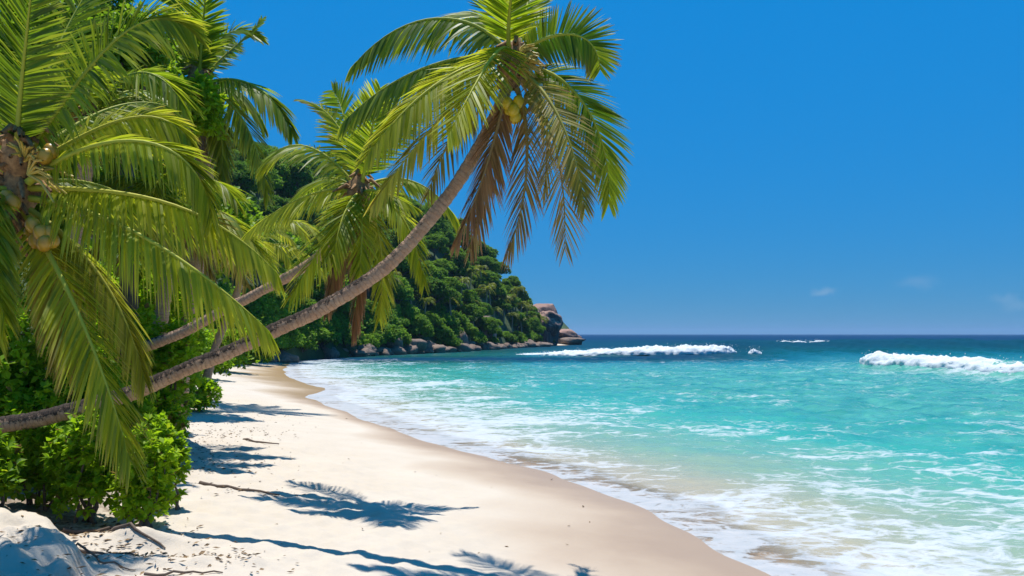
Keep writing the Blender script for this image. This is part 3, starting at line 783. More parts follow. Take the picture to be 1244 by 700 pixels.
# ---- tall palm behind, with creeper on its stem
rng = np.random.RandomState(14)
D0 = 18.0
bx, by = -7.6, 18.4
tp = [np.array([bx, by, gz(bx, by) - .1]), P(225, 400, 18.2), P(240, 300, 18), P(247, 220, 18), P(249, 160, 18), P(244, 110, 18), P(242, 92, 18)]
pB = empty('palm_tree', (bx, by, gz(bx, by)))
tag(pB, 'tall dark coconut palm behind, upper stem wrapped in bright green creeper', 'palm tree', 'coconut palms along the beach')
palm_trunk(pB, tp, [.24, .2, .19, .19, .19, .17, .15], rng, -.2)
heart(pB, P(242, 96, 18), (0, 0, 1), rng, .2, .8)
FR = [
    ([(243, 92, -.1), (244, 60, -.3), (247, 20, -.5), (252, -28, -1)], .85, dict(droop=.2, n=60, hint=(0, -1, .1))),
    ([(240, 92, 0), (232, 60, 0), (222, 20, .1), (212, -30, .2)], .8, dict(droop=.3, n=60, hint=(0, -1, .2))),
    ([(246, 92, 0), (256, 60, 0), (275, 20, .1), (313, 46, .2)], .7, dict(droop=.5, n=66, lift=.4)),
    ([(248, 98, .1), (270, 65, .2), (300, 50, .3), (318, 24, .5)], .55, dict(droop=.6, n=60, lift=.4)),
    ([(249, 102, 0), (285, 88, -.1), (330, 100, -.2), (355, 162, -.2)], .85, dict(droop=.9, n=70, lift=.5)),
    ([(249, 108, -.1), (280, 115, -.4), (310, 150, -.6), (326, 240, -.7)], .75, dict(droop=.7, n=66, tint=(.3, .1))),
    ([(248, 112, -.1), (265, 130, -.3), (275, 170, -.5), (268, 225, -.6)], .7, dict(droop=1.0, n=60, tint=(.25, .15))),
    ([(236, 96, 0), (222, 70, 0), (205, 55, 0), (180, 70, 0)], .75, dict(droop=.7, n=60)),
    ([(236, 102, 0), (215, 90, -.2), (190, 105, -.3), (172, 150, -.3)], .75, dict(droop=.8, n=60)),
    ([(250, 105, .3), (280, 100, .7), (305, 115, 1), (318, 150, 1.2)], .75, dict(droop=.9, n=60)),
    ([(240, 100, .4), (250, 70, 1), (268, 40, 1.5), (280, 50, 2)], .7, dict(droop=.6, n=60)),
    ([(240, 112, -.2), (232, 130, -.7), (215, 170, -1), (205, 225, -1)], .75, dict(droop=.8, n=60, tint=(.2, .1))),
]
for c, L, kw in FR:
    kw.setdefault('roll', rng.uniform(-.3, .3)); kw.setdefault('tint', (.04, 0)); kw.setdefault('bright', (0, .8))
    frond(pB, px(D0, *c), L, rng, width=.05, rad=.04, **kw)

# ---- low palms between the beach shrubs and the slope
def small_palm(u, v, D, bu, seed, label, n=15, reach=95, L=.75, tint=(.3, .05), width=.045):
    rng = np.random.RandomState(seed)
    hp = P(u, v, D); bp_ = P(bu, 0, D + .4); bx, by = bp_[0], bp_[1]
    e = empty('palm_tree', (bx, by, gz(bx, by)))
    tag(e, label, 'palm tree', 'coconut palms along the beach')
    b = np.array([bx, by, gz(bx, by) - .1])
    palm_trunk(e, [b, b * .6 + hp * .4 + np.array([-.12, 0, .0]), b * .25 + hp * .75, hp], [.17, .14, .13, .11], rng, -.3)
    heart(e, hp, (0, 0, 1), rng, .16, .6)
    for k in range(n):
        a = 2.399 * k + rng.uniform(-.2, .2); up = rng.uniform(-.15, 1.0)
        ln = reach / F * D * rng.uniform(.8, 1.1)
        dx, dy = math.cos(a), math.sin(a)
        m1 = hp + np.array([dx * ln * .3, dy * ln * .3, ln * (.25 + .5 * up)])
        m2 = hp + np.array([dx * ln * .8, dy * ln * .8, ln * (.15 + .7 * up)])
        e_ = hp + np.array([dx * ln * 1.1, dy * ln * 1.1, ln * (-.55 + .9 * up)])
        old = up < .1
        frond(e, [hp, m1, m2, e_], L, rng, n=56, droop=rng.uniform(.5, 1.0), tint=(tint[0] + .3 * old, tint[1] + .5 * (old and rng.rand() < .6)), width=width, rad=.03,
              roll=rng.uniform(-.3, .3), lift=.35, K=4)
    return e


small_palm(303, 312, 30, 243, 21, 'low olive palm with shaggy fronds between the tall palm and the slope', 16, 85, .75, (.35, .1))
small_palm(205, 275, 15.5, 190, 23, 'half hidden palm with dark fronds behind the large left crown', 15, 105, .75, (.1, .02))
small_palm(110, 150, 13.5, 60, 25, 'deep green palm standing among the trees behind the left crown', 15, 110, .75, (.05, 0))


# ------------------------------------------------------------------ broad leaves
def leaf_arrays(Op, Dr, Nr, L, W, fold=0.18, droop=0.15):
    """one folded leaf per row"""
    Dr = nrm(Dr); S = nrm(np.cross(Dr, Nr)); N = np.cross(S, Dr)
    L = L[:, None]; W = W[:, None]
    mid = Op + Dr * L * .52 - N * L * fold * .5
    l = Op + Dr * L * .55 + S * W * .5; r = Op + Dr * L * .55 - S * W * .5
    tip = Op + Dr * L - N * L * droop
    V = np.stack([Op, l, tip, r, mid], 1).reshape(-1, 3)
    b = (np.arange(len(Op)) * 5)[:, None]
    F_ = np.concatenate([b + np.array([[0, 4, 2, 1]]), b + np.array([[0, 3, 2, 4]])])
    return V, F_


def rosettes(cen, axis, rng, per, L, W, spread=1.1):
    n = len(cen)
    a = np.repeat(nrm(axis), per, 0); o = np.repeat(cen, per, 0)
    d = a * rng.uniform(.2, .9, (n * per, 1)) + spread * nrm(rng.normal(0, 1, (n * per, 3)))
    d = nrm(d); N = nrm(a * .8 + np.array([0, 0, 1.1]) + rng.normal(0, .35, a.shape))
    sz = rng.uniform(.7, 1.15, n * per)
    return o, d, N, L * sz, W * sz


def crown_points(rng, lobes, density, shell=(.72, 1.02)):
    """points in the outer part of several ellipsoid lobes, with their outward directions; lobes: (cx,cy,cz,rx,ry,rz)"""
    Ps, As = [], []
    for (cx, cy, cz, rx, ry, rz) in lobes:
        n = int(density * (rx * ry + rx * rz + ry * rz))
        d = nrm(rng.normal(0, 1, (n, 3))); d[:, 2] = np.where(d[:, 2] < -.5, -d[:, 2], d[:, 2])
        r = rng.uniform(*shell, (n, 1))
        # leave uneven hollows
        f = np.array([mnoise.noise(Vector((x * 2.2 + cx, y * 2.2 + cy, z * 2.2 + cz))) for x, y, z in d])
        r = r * (1 + .28 * f[:, None]); kp = f > -.42
        Ps.append((np.array([cx, cy, cz]) + d * r * np.array([rx, ry, rz]))[kp]); As.append((d + np.array([0, 0, .35]))[kp])
    return np.vstack(Ps), np.vstack(As)


def foliage(name, parent, rng, lobes, density, per, L, W, mt, shade=(0, 1), yellow=.05, shell=(.72, 1.02), brown=.0):
    c, a = crown_points(rng, lobes, density, shell)
    o, d, N, l, w = rosettes(c, a, rng, per, L, W)
    V, F_ = leaf_arrays(o, d, N, l, w)
    n = len(o); ti = np.zeros((n, 5, 3))
    cl = np.repeat(rng.rand(len(c)), per)
    ti[..., 0] = (np.clip(yellow + rng.normal(0, .08, n), 0, 1) + (rng.rand(n) < .015) * .7)[:, None]
    ti[..., 1] = ((rng.rand(n) < brown) * .9)[:, None]
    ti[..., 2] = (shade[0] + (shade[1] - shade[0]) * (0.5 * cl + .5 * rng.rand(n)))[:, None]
    return mesh_obj(name, V, F_, mt, parent, attrs={'tint': ti.reshape(-1, 3)})


def stems(name, parent, rng, tips, base, r0, mt, wob=.15):
    Vs, Fs, nb = [], [], 0
    for tp_ in tips:
        b = np.asarray(base) + np.append(rng.normal(0, .05, 2) * 2, 0); q = np.asarray(tp_)
        pts = [b + (q - b) * s + rng.normal(0, wob, 3) * np.linalg.norm(q - b) * .25 * math.sin(math.pi * s) for s in np.linspace(0, 1, 6)]
        V, F_ = tube(pts, np.linspace(r0, r0 * .25, 6), 6); Vs.append(V); Fs.append(F_ + nb); nb += len(V)
    return mesh_obj(name, np.vstack(Vs), np.vstack(Fs), mt, parent, smooth=True)


def shrub(u, vtop, D, rx, label, seed, shade=(0, 1), L=.11, W=.055, density=170, per=6, nl=5, yellow=.05, ry=None, group='shrubs along the back of the beach', sink=0.0):
    rng = np.random.RandomState(seed)
    top = P(u, vtop, D); x, y = top[0], top[1]; z0 = gz(x, y); h = max(top[2] - z0, .3)
    ry = ry or rx * .85
    e = empty('shrub', (x, y, z0)); tag(e, label, 'shrub', group)
    lobes = [(0, 0, h * .48, rx * .72, ry * .72, h * .52), (0, -.1 * ry, h * .22, rx * .8, ry * .8, h * .24)]
    for k in range(nl):
        a = 2 * math.pi * k / nl + rng.uniform(-.4, .4); q = rng.uniform(.45, .7)
        hz = rng.uniform(.16, .72)
        lobes.append((rx * q * math.cos(a), ry * q * math.sin(a), h * hz, rx * rng.uniform(.32, .48), ry * rng.uniform(.32, .48), h * rng.uniform(.22, .32)))
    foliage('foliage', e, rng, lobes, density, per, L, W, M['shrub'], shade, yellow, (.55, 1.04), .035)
    stems('stem', e, rng, [np.array(l[:3]) for l in lobes], (0, 0, -.05), .022 * max(1, h), M['wood'])
    return e


# foreground, under the leaning trunk
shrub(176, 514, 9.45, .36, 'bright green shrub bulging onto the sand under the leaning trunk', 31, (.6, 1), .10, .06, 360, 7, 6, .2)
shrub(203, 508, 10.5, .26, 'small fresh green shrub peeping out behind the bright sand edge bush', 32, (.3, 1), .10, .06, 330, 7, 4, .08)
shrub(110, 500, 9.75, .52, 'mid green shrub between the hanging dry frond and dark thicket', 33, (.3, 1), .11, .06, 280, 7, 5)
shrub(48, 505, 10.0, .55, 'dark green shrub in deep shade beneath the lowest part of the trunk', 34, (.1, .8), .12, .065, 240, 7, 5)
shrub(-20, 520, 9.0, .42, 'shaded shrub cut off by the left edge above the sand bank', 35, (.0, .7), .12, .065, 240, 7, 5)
# thicket behind the trunk
shrub(25, 352, 11.6, 1.15, 'tall leafy bush at the left edge below the large palm crown', 36, (.3, 1), .13, .075, 120, 7, 7)
shrub(105, 385, 12.4, 1.05, 'dark bush behind the long hanging fronds of the left palm', 37, (.3, 1), .13, .075, 120, 7, 7)
shrub(-90, 330, 12.0, 1.3, 'dense bush beyond the left palm stem', 38, (.3, 1), .13, .075, 90, 7, 6)
shrub(175, 372, 14.5, 1.0, 'bright green bush behind the frond tips left of the thin trunk', 39, (.3, 1), .14, .085, 130, 7, 7, .08)
shrub(214, 418, 25, .75, 'round light green bush just above the leaning trunk', 40, (.4, 1), .15, .09, 150, 7, 6, .08)
shrub(212, 392, 30, 1.3, 'leafy bush behind the thin slanting trunk', 41, (.2, 1), .16, .09, 90, 7, 6)
shrub(238, 460, 26, .75, 'low bright bush on the sand beyond the leaning trunk', 42, (.4, 1), .17, .10, 130, 7, 5, .08)
shrub(193, 462, 24, .85, 'olive bush at the sand edge beside the low bright one', 43, (.1, .8), .17, .10, 100, 7, 5)
shrub(192, 375, 32, 1.6, 'broad bush at the back of the narrowing beach', 44, (.1, .9), .2, .12, 55, 7, 6)
shrub(236, 395, 43, 2.2, 'green bush where the beach bends round to the headland', 45, (.1, .9), .26, .15, 30, 7, 6)
shrub(205, 405, 36, 1.5, 'shaded bush in front of the bend of the beach', 46, (.2, .9), .24, .14, 45, 7, 6)
shrub(272, 398, 56, 2.4, 'far green bush on the bend of the beach below the middle palm', 49, (.1, .9), .3, .18, 26, 7, 6)
shrub(300, 405, 72, 2.6, 'farthest beach bush where the sand meets the headland rocks', 50, (.05, .8), .36, .2, 20, 7, 6)
shrub(150, 300, 17.5, 1.7, 'tall mixed bush filling the gap behind the left fronds', 47, (.25, 1), .16, .09, 70, 7, 7)
shrub(60, 300, 15.5, 1.6, 'tall shadowy bush behind the orange coconuts', 48, (.3, 1), .16, .09, 70, 7, 7)


def broad_tree(u, v, D, r, h, label, seed, shade=(0, 1), L=.2, W=.12, density=55, per=6, bu=None, mt='tree', nl=9):
    rng = np.random.RandomState(seed)
    c = P(u, v, D); x, y = c[0] + (0 if bu is None else (bu - u) / F * D), c[1] + .3
    z0 = gz(x, y)
    e = empty('broadleaf_tree', (x, y, z0)); tag(e, label, 'tree', 'broadleaf trees behind the beach')
    cl = c - np.array([x, y, z0])
    lobes = []
    for k in range(nl):
        d = nrm(rng.normal(0, 1, 3)); q = rng.uniform(.35, .72)
        rr = rng.uniform(.38, .55)
        lobes.append((cl[0] + d[0] * r * q, cl[1] + d[1] * r * q, cl[2] + d[2] * h * q, r * rr, r * rr, h * rr))
    foliage('crown', e, rng, lobes, density, per, L, W, M[mt], shade, .05, (.5, 1.02))
    Vs, Fs, nb = [], [], 0
    fork = np.array([cl[0] * .5, cl[1] * .5, max(.6, cl[2] - h * .8)])
    V, F_ = tube([np.array([0, 0, -.1]), fork * .5 + rng.normal(0, .1, 3), fork], [.22, .17, .13], 9); Vs.append(V); Fs.append(F_); nb += len(V)
    for l in lobes:
        q = np.array(l[:3]); md = (fork + q) / 2 + rng.normal(0, .2, 3)
        V, F_ = tube([fork, md, q], [.11, .06, .02], 7); Vs.append(V); Fs.append(F_ + nb); nb += len(V)
    mesh_obj('trunk', np.vstack(Vs), np.vstack(Fs), M['wood'], e, smooth=True)
    return e


broad_tree(75, 55, 16, 1.9, 1.9, 'leafy tree at the top left corner behind the upright frond', 51, (.25, 1), density=60)
broad_tree(150, 90, 15.5, 1.15, 1.3, 'tree with fine foliage between the left crown and the tall palm', 52, (.2, 1), .16, .08, 90)
broad_tree(120, 215, 20, 2.3, 2.0, 'dark crowned tree deep behind the left palm fronds', 53, (.25, 1))
broad_tree(265, 262, 26, 2.0, 1.9, 'shadowy tree behind the lower stem of the tall palm', 54, (.3, 1), .24, .14, 45, bu=165)
broad_tree(-40, 200, 15, 2.2, 2.4, 'tree beyond the left edge behind the palm heart', 55, (.2, 1))
broad_tree(318, 312, 84, 5.5, 4.5, 'full green tree at the foot of the slope behind the middle palm', 56, (.35, 1), .5, .3, 11)
broad_tree(385, 352, 106, 5.5, 4.2, 'rounded tree on the shore below the middle palm crown', 57, (.2, 1), .55, .33, 10)
broad_tree(215, 330, 30, 3.0, 2.6, 'olive green tree above the beach shrubs', 58, (.3, 1), .28, .16, 30)

# creeper on the tall palm's stem
rng = np.random.RandomState(60)
cc = P(244, 140, 17.9); z0 = cc.copy()
lb = [tuple(np.append(P(u, v, 17.2) - z0, (a, a, b))) for (u, v, a, b) in ((246, 128, .42, .5), (238, 150, .4, .45), (250, 155, .34, .4), (225, 120, .42, .32), (205, 112, .4, .34), (190, 92, .4, .36), (182, 75, .3, .3), (246, 108, .26, .28))]
e = empty('climbing_plant', cc); tag(e, 'bright green leafy creeper climbing the top of the tall palm stem', 'creeper')
foliage('foliage', e, rng, lb, 190, 6, .17, .09, M['shrub'], (.6, 1), .35, (.4, 1.02))
stems('stem', e, rng, [np.array(l[:3]) for l in lb], tuple(P(247, 190, 17.9) - z0), .025, M['wood'])

# ------------------------------------------------------------------ hill
US = [-420, -200, 0, 150, 260, 330, 400, 480, 510, 545, 590, 625, 640, 660, 685, 706]
VR = [130, 160, 170, 186, 198, 216, 238, 264, 278, 294, 322, 358, 378, 408, 421, 424]
DR = [120, 125, 130, 140, 152, 165, 178, 192, 197, 203, 212, 220, 223, 228, 233, 238]
DS = [40, 42, 46, 52, 62, 82, 103, 121, 129, 139, 158, 179, 188, 203, 218, 231]


def hill_pt(u, w):
    dr = np.interp(u, US, DR); ds = np.interp(u, US, DS); vr = np.interp(u, US, VR)
    zr = H + (CV - vr) / F * dr; zb = 0.5
    if w <= 1:
        D = ds + (dr - ds) * w
        pr = 1 - (1 - w) ** 1.55
        z = zb + (max(zr, .6) - zb) * pr - 2.0 * float(sstep(u, 655, 675))
    else:
        D = dr + (w - 1) * 120
        z = max(zr, .6) * (1 - .9 * (w - 1) ** 1.2) - .2
    x = (u - CU) / F * D
    z += 0.9 * fbm((x, D, 0), .045, 4) * min(1, w * 5) * min(1, max(0, (706 - u)) / 60)
    return np.array([x, D, z])


us = np.linspace(-420, 706, 150); ws = np.concatenate([np.linspace(0, 1, 34), np.linspace(1.06, 2, 10)])
V = np.array([hill_pt(u, w) for w in ws for u in us])
# a skirt down below the sea along the foot
foot = V[:150].copy(); foot[:, 2] = -1.5; foot[:, 1] -= 1.0
V = np.vstack([foot, V])
o = mesh_obj('hill', V, grid_faces(len(ws) + 1, 150), M['hillground'], smooth=True); tag(o, kind='structure')

# prototypes of slope trees
protos = []
for k in range(7):
    rng = np.random.RandomState(100 + k)
    e = empty('hill_tree', (0, 0, -50)); protos.append(e)
    r = 2.6; lobes = [(0, 0, 3.4, 1.7, 1.7, 1.5)]
    for j in range(7 + k % 3):
        a = 2 * math.pi * j / (7 + k % 3) + rng.uniform(-.3, .3); q = rng.uniform(.9, 1.7)
        lobes.append((q * math.cos(a), q * math.sin(a), rng.uniform(1.9, 3.9), rng.uniform(.8, 1.25), rng.uniform(.8, 1.25), rng.uniform(.65, 1.0)))
    sh = [(.1, .9), (.0, .6), (.35, 1.0), (.15, .8), (.0, .45), (.3, .95), (.1, .7)][k]
    foliage('crown', e, rng, lobes, 95, 5, .24, .16, M['hill'], sh, [.05, .02, .12, .05, .0, .18, .05][k], (.72, 1.02))
    Vs, Fs, nb = [], [], 0
    V_, F_ = tube([(0, 0, -.8), (.1, 0, 1.0), (0, .1, 2.6)], [.2, .16, .1], 7); Vs.append(V_); Fs.append(F_); nb += len(V_)
    for l in lobes:
        V_, F_ = tube([(0, .1, 1.4), np.array(l[:3]) * .6 + np.array([0, 0, .7]), l[:3]], [.1, .06, .02], 5); Vs.append(V_); Fs.append(F_ + nb); nb += len(V_)
    mesh_obj('trunk', np.vstack(Vs), np.vstack(Fs), M['wood'], e, smooth=True)

pprotos = []
for k in range(3):
    rng = np.random.RandomState(140 + k)
    e = empty('slope_palm', (0, 0, -50)); pprotos.append(e)
    palm_trunk(e, np.array([(0, 0, -.5), (.2, 0, 2), (.5, .1, 4.2)]) + np.array(e.location), [.17, .14, .11], rng, -.4, 8)
    hp = np.array([.5, .1, 4.2]) + np.array(e.location)
    for j in range(16):
        a = 2.399 * j; up = rng.uniform(-.2, 1); ln = rng.uniform(1.2, 1.7); dx, dy = math.cos(a), math.sin(a)
        frond(e, [hp, hp + np.array([dx * ln * .3, dy * ln * .3, ln * (.2 + .5 * up)]), hp + np.array([dx * ln * .8, dy * ln * .8, ln * (.1 + .7 * up)]), hp + np.array([dx * ln * 1.1, dy * ln * 1.1, ln * (-.55 + .9 * up)])],
              .6, rng, n=26, droop=.6, tint=(-.06, .12), width=.08, rad=.035, K=2, bright=(0, .5))

rng = np.random.RandomState(200)
spots = []
w_ = 0.03
row = 0
while w_ < 1.12:
    u = -40.0 + (row % 2) * 14
    while u < 690:
        uu = u + rng.uniform(-12, 12); ww_ = w_ + rng.uniform(-.03, .03)
        spots.append((uu, max(ww_, .02)))
        D = hill_pt(uu, min(ww_, 1))[1]
        u += (3.7 if w_ > .15 else 3.7) / D * F * (1.0 if uu > 250 else 2.1)
    w_ += .08; row += 1
nt = 0
lab_zone = [(340, 'leafy tree on the slope seen between the left palms'), (470, 'rounded tree in the forest on the slope behind the middle palm'), (560, 'rounded green tree in the forest behind the leaning trunk'),
            (900, 'rounded tree in the forest on the seaward end of the headland')]
used = [False] * len(protos)
for (u, w) in spots:
    if u > 655 - 60 * max(0, w - .6) and w > .55: continue
    if u > 672: continue
    p = hill_pt(u, w)
    sc = rng.choice([.75, .9, 1.0, 1.2, 1.45]) * rng.uniform(.9, 1.1) * np.interp(u, [540, 660], [1.0, .62]) * (1.0 if w > .1 else .75)
    k = rng.randint(7)
    lab = next(l for (lim, l) in lab_zone if u < lim)
    s3 = (sc * rng.uniform(.9, 1.25), sc * rng.uniform(.9, 1.25), sc * rng.uniform(.8, 1.15))
    p[2] -= .3
    if not used[k]:
        used[k] = True; t_ = protos[k]; t_.location = tuple(p); t_.rotation_euler = (0, 0, rng.uniform(0, 6.28)); t_.scale = s3
    else:
        t_ = copy_tree(protos[k], p, rng.uniform(0, 6.28), s3)
    tag(t_, lab, 'tree', lab.replace('tree', 'trees', 1)); nt += 1

sprotos = []
for k in range(2):
    rng2 = np.random.RandomState(180 + k)
    e = empty('slope_shrub', (0, 0, -50)); sprotos.append(e)
    lb = [(0, 0, .9, 1.3, 1.3, .9)] + [(math.cos(a) * 1.1, math.sin(a) * 1.1, rng2.uniform(.3, .9), .8, .8, .6) for a in np.linspace(0, 5.2, 6)]
    foliage('foliage', e, rng2, lb, 60, 5, .25, .16, M['hill'], [(.05, .9), (.3, 1)][k], .05, (.5, 1.02))
    stems('stem', e, rng2, [np.array(l[:3]) for l in lb], (0, 0, -.3), .06, M['wood'])
first_s = [True, True]
for i in range(110):
    u = rng.uniform(300, 650) if i < 90 else rng.uniform(240, 400); w = rng.uniform(.01, .12)
    p = hill_pt(u, w); k = i % 2; sc_ = rng.uniform(.8, 1.5) * (.75 if u > 600 else 1)
    if first_s[k]:
        first_s[k] = False; t_ = sprotos[k]; t_.location = tuple(p); t_.scale = (sc_,) * 3
    else:
        t_ = copy_tree(sprotos[k], p, rng.uniform(0, 6.28), (sc_,) * 3)
    tag(t_, 'leafy undergrowth shrub at the foot of the forested slope just above the boulders', 'shrub', 'undergrowth shrubs at the foot of the slope')
print('hill trees', nt)
pu = [False] * 3
for (u, w) in [(575, .12), (590, .2), (600, .1), (612, .22), (622, .12), (632, .28), (640, .15), (606, .34), (586, .36), (560, .2), (548, .1), (530, .16), (515, .08), (500, .14), (626, .42), (640, .35), (470, .12), (455, .2), (648, .2), (570, .3), (618, .32), (634, .08), (596, .28), (656, .12)]:
    p = hill_pt(u, w); p[2] += .4; k = rng.randint(3); sc = rng.uniform(.8, 1.15) * 1.1
    lab = 'grey green palm on the lower slope of the headland above the boulders'
    if not pu[k]:
        pu[k] = True; t_ = pprotos[k]; t_.location = tuple(p); t_.rotation_euler = (0, 0, rng.uniform(0, 6.28)); t_.scale = (sc,) * 3
    else:
        t_ = copy_tree(pprotos[k], p, rng.uniform(0, 6.28), (sc,) * 3)
    tag(t_, lab, 'palm tree', 'palms on the lower slope')
for e, f in list(zip(protos, used)) + list(zip(pprotos, pu)):
    if not f:
        for ch in list(e.children): bpy.data.objects.remove(ch)
        bpy.data.objects.remove(e)


# ------------------------------------------------------------------ rocks
def boulder(p, rx, ry, rz, seed, label, group=None, mt='rock', amp=.34, cuts=9, nu=28, nv=18, name='boulder'):
    rng = np.random.RandomState(seed)
    V, F_ = blob((0, 0, 0), 1, 1, 1, seed * .37, amp, 1.0, nu, nv)
    for _ in range(cuts):
        d = nrm(rng.normal(0, 1, 3)); h = rng.uniform(.62, .9)
        ex = np.maximum(V @ d - h, 0); V = V - d * ex[:, None] * .85
    V = V * np.array([rx, ry, rz])
    V = V + nrm(V) * np.array([fbm(v * 1.0 + seed, 1.2 / max(rx, .3), 4) * .12 * rx for v in V])[:, None]
    a = rng.uniform(0, 6.28) if rx / ry < 1.4 else 0
    c, s = math.cos(a), math.sin(a)
    V = np.stack([V[:, 0] * c - V[:, 1] * s, V[:, 0] * s + V[:, 1] * c, V[:, 2]], 1)
    o = mesh_obj(name, V, F_, M[mt], smooth=True); o.location = tuple(float(x) for x in p)
    tag(o, label, 'boulder' if name == 'boulder' else 'rock', group)
    return o


GB = 'boulders along the foot of the headland'
big = [  # u, base v, D, rx, ry, rz, label, material
    (588, 417, 165, 3.9, 3.0, 4.0, 'large dark boulder with a pale top among the shore rocks', 'rock'),
    (578, 414, 168, 3.0, 2.6, 2.9, 'dark boulder leaning against the pale topped one', 'rock'),
    (619, 419, 182, 3.7, 2.4, 1.1, 'flat pale rock slab lying at the waterline of the headland', 'rock'),
    (475, 429, 122, 2.6, 2.2, 2.3, 'big grey boulder below the trees left of the shore rocks', 'rock'),
    (500, 428, 126, 2.2, 2.0, 1.5, 'low grey boulder beside the big grey one', 'rock'),
    (553, 424, 146, 2.8, 2.2, 2.6, 'dark rounded boulder in the middle of the shore rocks', 'rock'),
    (541, 425, 142, 2.0, 1.8, 1.6, 'small dark boulder leaning on the middle shore rock', 'rock'),
    (446, 432, 113, 1.7, 1.4, 1.3, 'small grey boulder near the sandy corner of the bay', 'rock'),
    (516, 426, 132, 1.8, 1.6, 1.2, 'squat brown boulder between the grey and middle rocks', 'rock'),
    (563, 422, 150, 2.3, 1.6, 1.0, 'flat brown rock at the water between two dark boulders', 'rock'),
    (640, 418.5, 196, 2.3, 1.6, 0.8, 'thin flat rock at the foot of the cliff', 'rock'),
]
for i, (u, v, D, rx, ry, rz, lab, mt) in enumerate(big):
    p = P(u, v, D); p[2] = max(p[2], 0) + rz * .45
    boulder(p, rx, ry, rz, 300 + i, lab, GB, mt)
# cliff of red granite with streaked face darkened by painted shade and the slabs of the point
boulder(P(655, 398, 214), 4.6, 5.0, 7.6, 341, 'tall red granite cliff with a streaked face painted darker as shade at the headland end', None, 'redrock', .18, 6, 40, 28, 'cliff_rock')
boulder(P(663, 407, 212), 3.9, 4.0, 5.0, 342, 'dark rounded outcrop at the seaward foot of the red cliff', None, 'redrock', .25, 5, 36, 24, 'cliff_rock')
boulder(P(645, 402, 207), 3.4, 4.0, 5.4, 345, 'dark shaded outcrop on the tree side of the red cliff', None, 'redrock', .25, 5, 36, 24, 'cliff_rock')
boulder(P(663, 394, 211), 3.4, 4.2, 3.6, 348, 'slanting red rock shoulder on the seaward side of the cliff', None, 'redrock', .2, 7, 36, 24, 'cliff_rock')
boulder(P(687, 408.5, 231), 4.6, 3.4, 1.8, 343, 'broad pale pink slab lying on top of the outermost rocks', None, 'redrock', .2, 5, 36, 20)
boulder(P(685, 415, 229), 5.4, 3.0, 1.6, 344, 'dark wave washed base rock of the outermost point', None, 'rock', .25, 5, 36, 20)
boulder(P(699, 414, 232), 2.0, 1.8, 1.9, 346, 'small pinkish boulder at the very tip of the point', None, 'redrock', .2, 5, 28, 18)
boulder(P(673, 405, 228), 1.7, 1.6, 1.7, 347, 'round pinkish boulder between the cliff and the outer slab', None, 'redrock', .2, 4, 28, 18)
rng = np.random.RandomState(350)
shoreline = [(400, 104), (430, 109), (480, 119), (520, 129), (560, 141), (600, 160), (640, 183), (670, 203)]
first = []
for i in range(120):
    u = rng.uniform(322, 668); D = np.interp(u, *zip(*shoreline)) + rng.uniform(-1.2, 3.0)
    if u < 400: D = np.interp(u, [322, 350, 370, 400], [80, 86, 98, 104]) + rng.uniform(-.5, 3)
    x = (u - CU) / F * D; r = rng.choice([.4, .6, .8, 1.1, 1.5]) * rng.uniform(.85, 1.2)
    p = (x, D, max(.05, gz(x, D)) + r * .2)
    lab = 'small grey shore boulder at the foot of the headland' if u > 470 else 'small grey boulder scattered near the sandy corner of the bay'
    grp = 'small boulders at the foot of the headland' if u > 470 else 'small boulders near the sandy corner'
    if len(first) < 8:
        o = boulder(p, r * 1.25, r, r * .75, 360 + i, lab, grp, 'rock', .36, 8, 18, 12); first.append((o, r))
    else:
        s, r0 = first[i % 8]; o = s.copy(); C.objects.link(o); o.location = tuple(map(float, p)); k = r / r0
        o.scale = (k, k, k * rng.uniform(.7, 1.2)); o.rotation_euler = (0, 0, rng.uniform(0, 6.28)); tag(o, lab, 'boulder', grp)

# far blue headland
us_ = np.linspace(0, 1, 40); V = []
for j, w in enumerate(np.linspace(0, 1, 9)):
    for s in us_:
        ridge = np.interp(s, [0, .43, .6, .75, .86, .95, 1], [14, 13.4, 12.2, 10.2, 7.5, 3.5, -.5])
        x = 12 + s * 25; y = 470 + w * 40
        V.append((x, y, -1 + (ridge + 1) * math.sin(math.pi * min(w * .75 + .02, 1)) + fbm((x, y, 3), .35, 4) * .8))
o = mesh_obj('distant_headland', np.array(V), grid_faces(9, 40), M['hillground'], smooth=True); tag(o, kind='structure')

# ------------------------------------------------------------------ litter on the sand
rng = np.random.RandomState(400)
Op, Dr = [], []
def strew(n, cx, cy, sx, sy):
    for _ in range(n):
        x, y = cx + rng.normal(0, sx), cy + rng.normal(0, sy)
        Op.append((x, y)); Dr.append(rng.uniform(0, 6.28))
strew(150, -4.0, 8.5, .45, .35); strew(60, -4.4, 7.6, .35, .5); strew(130, -4.7, 9.5, .5, .3); strew(90, -3.1, 8.4, .5, .22); strew(70, -3.5, 7.5, .5, .3); strew(520, -7.2, 18.5, .9, 2.4); strew(200, -5.6, 14.2, .7, 1.0); strew(70, -4.3, 12.2, .8, .25)
strew(90, -6.0, 15.0, .9, 1.2); strew(150, -8.6, 24, 1.0, 3); strew(14, -2.0, 10.5, 2.2, 1.2); strew(16, -1.0, 14, 2.2, 3); strew(70, -4.9, 9.2, .5, .3)
Op = np.array(Op); Dr = np.array(Dr)
zg = ground_z(Op[:, 0], Op[:, 1])
O3 = np.column_stack([Op, zg + .012]); D3 = np.column_stack([np.cos(Dr), np.sin(Dr), rng.uniform(-.05, .35, len(Dr))])
N3 = np.column_stack([rng.normal(0, .4, len(Dr)), rng.normal(0, .4, len(Dr)), np.ones(len(Dr))])
Ls = rng.uniform(.03, .10, len(Dr))
V, F_ = leaf_arrays(O3, D3, N3, Ls, Ls * rng.uniform(.2, .5, len(Dr)), .25, .1)
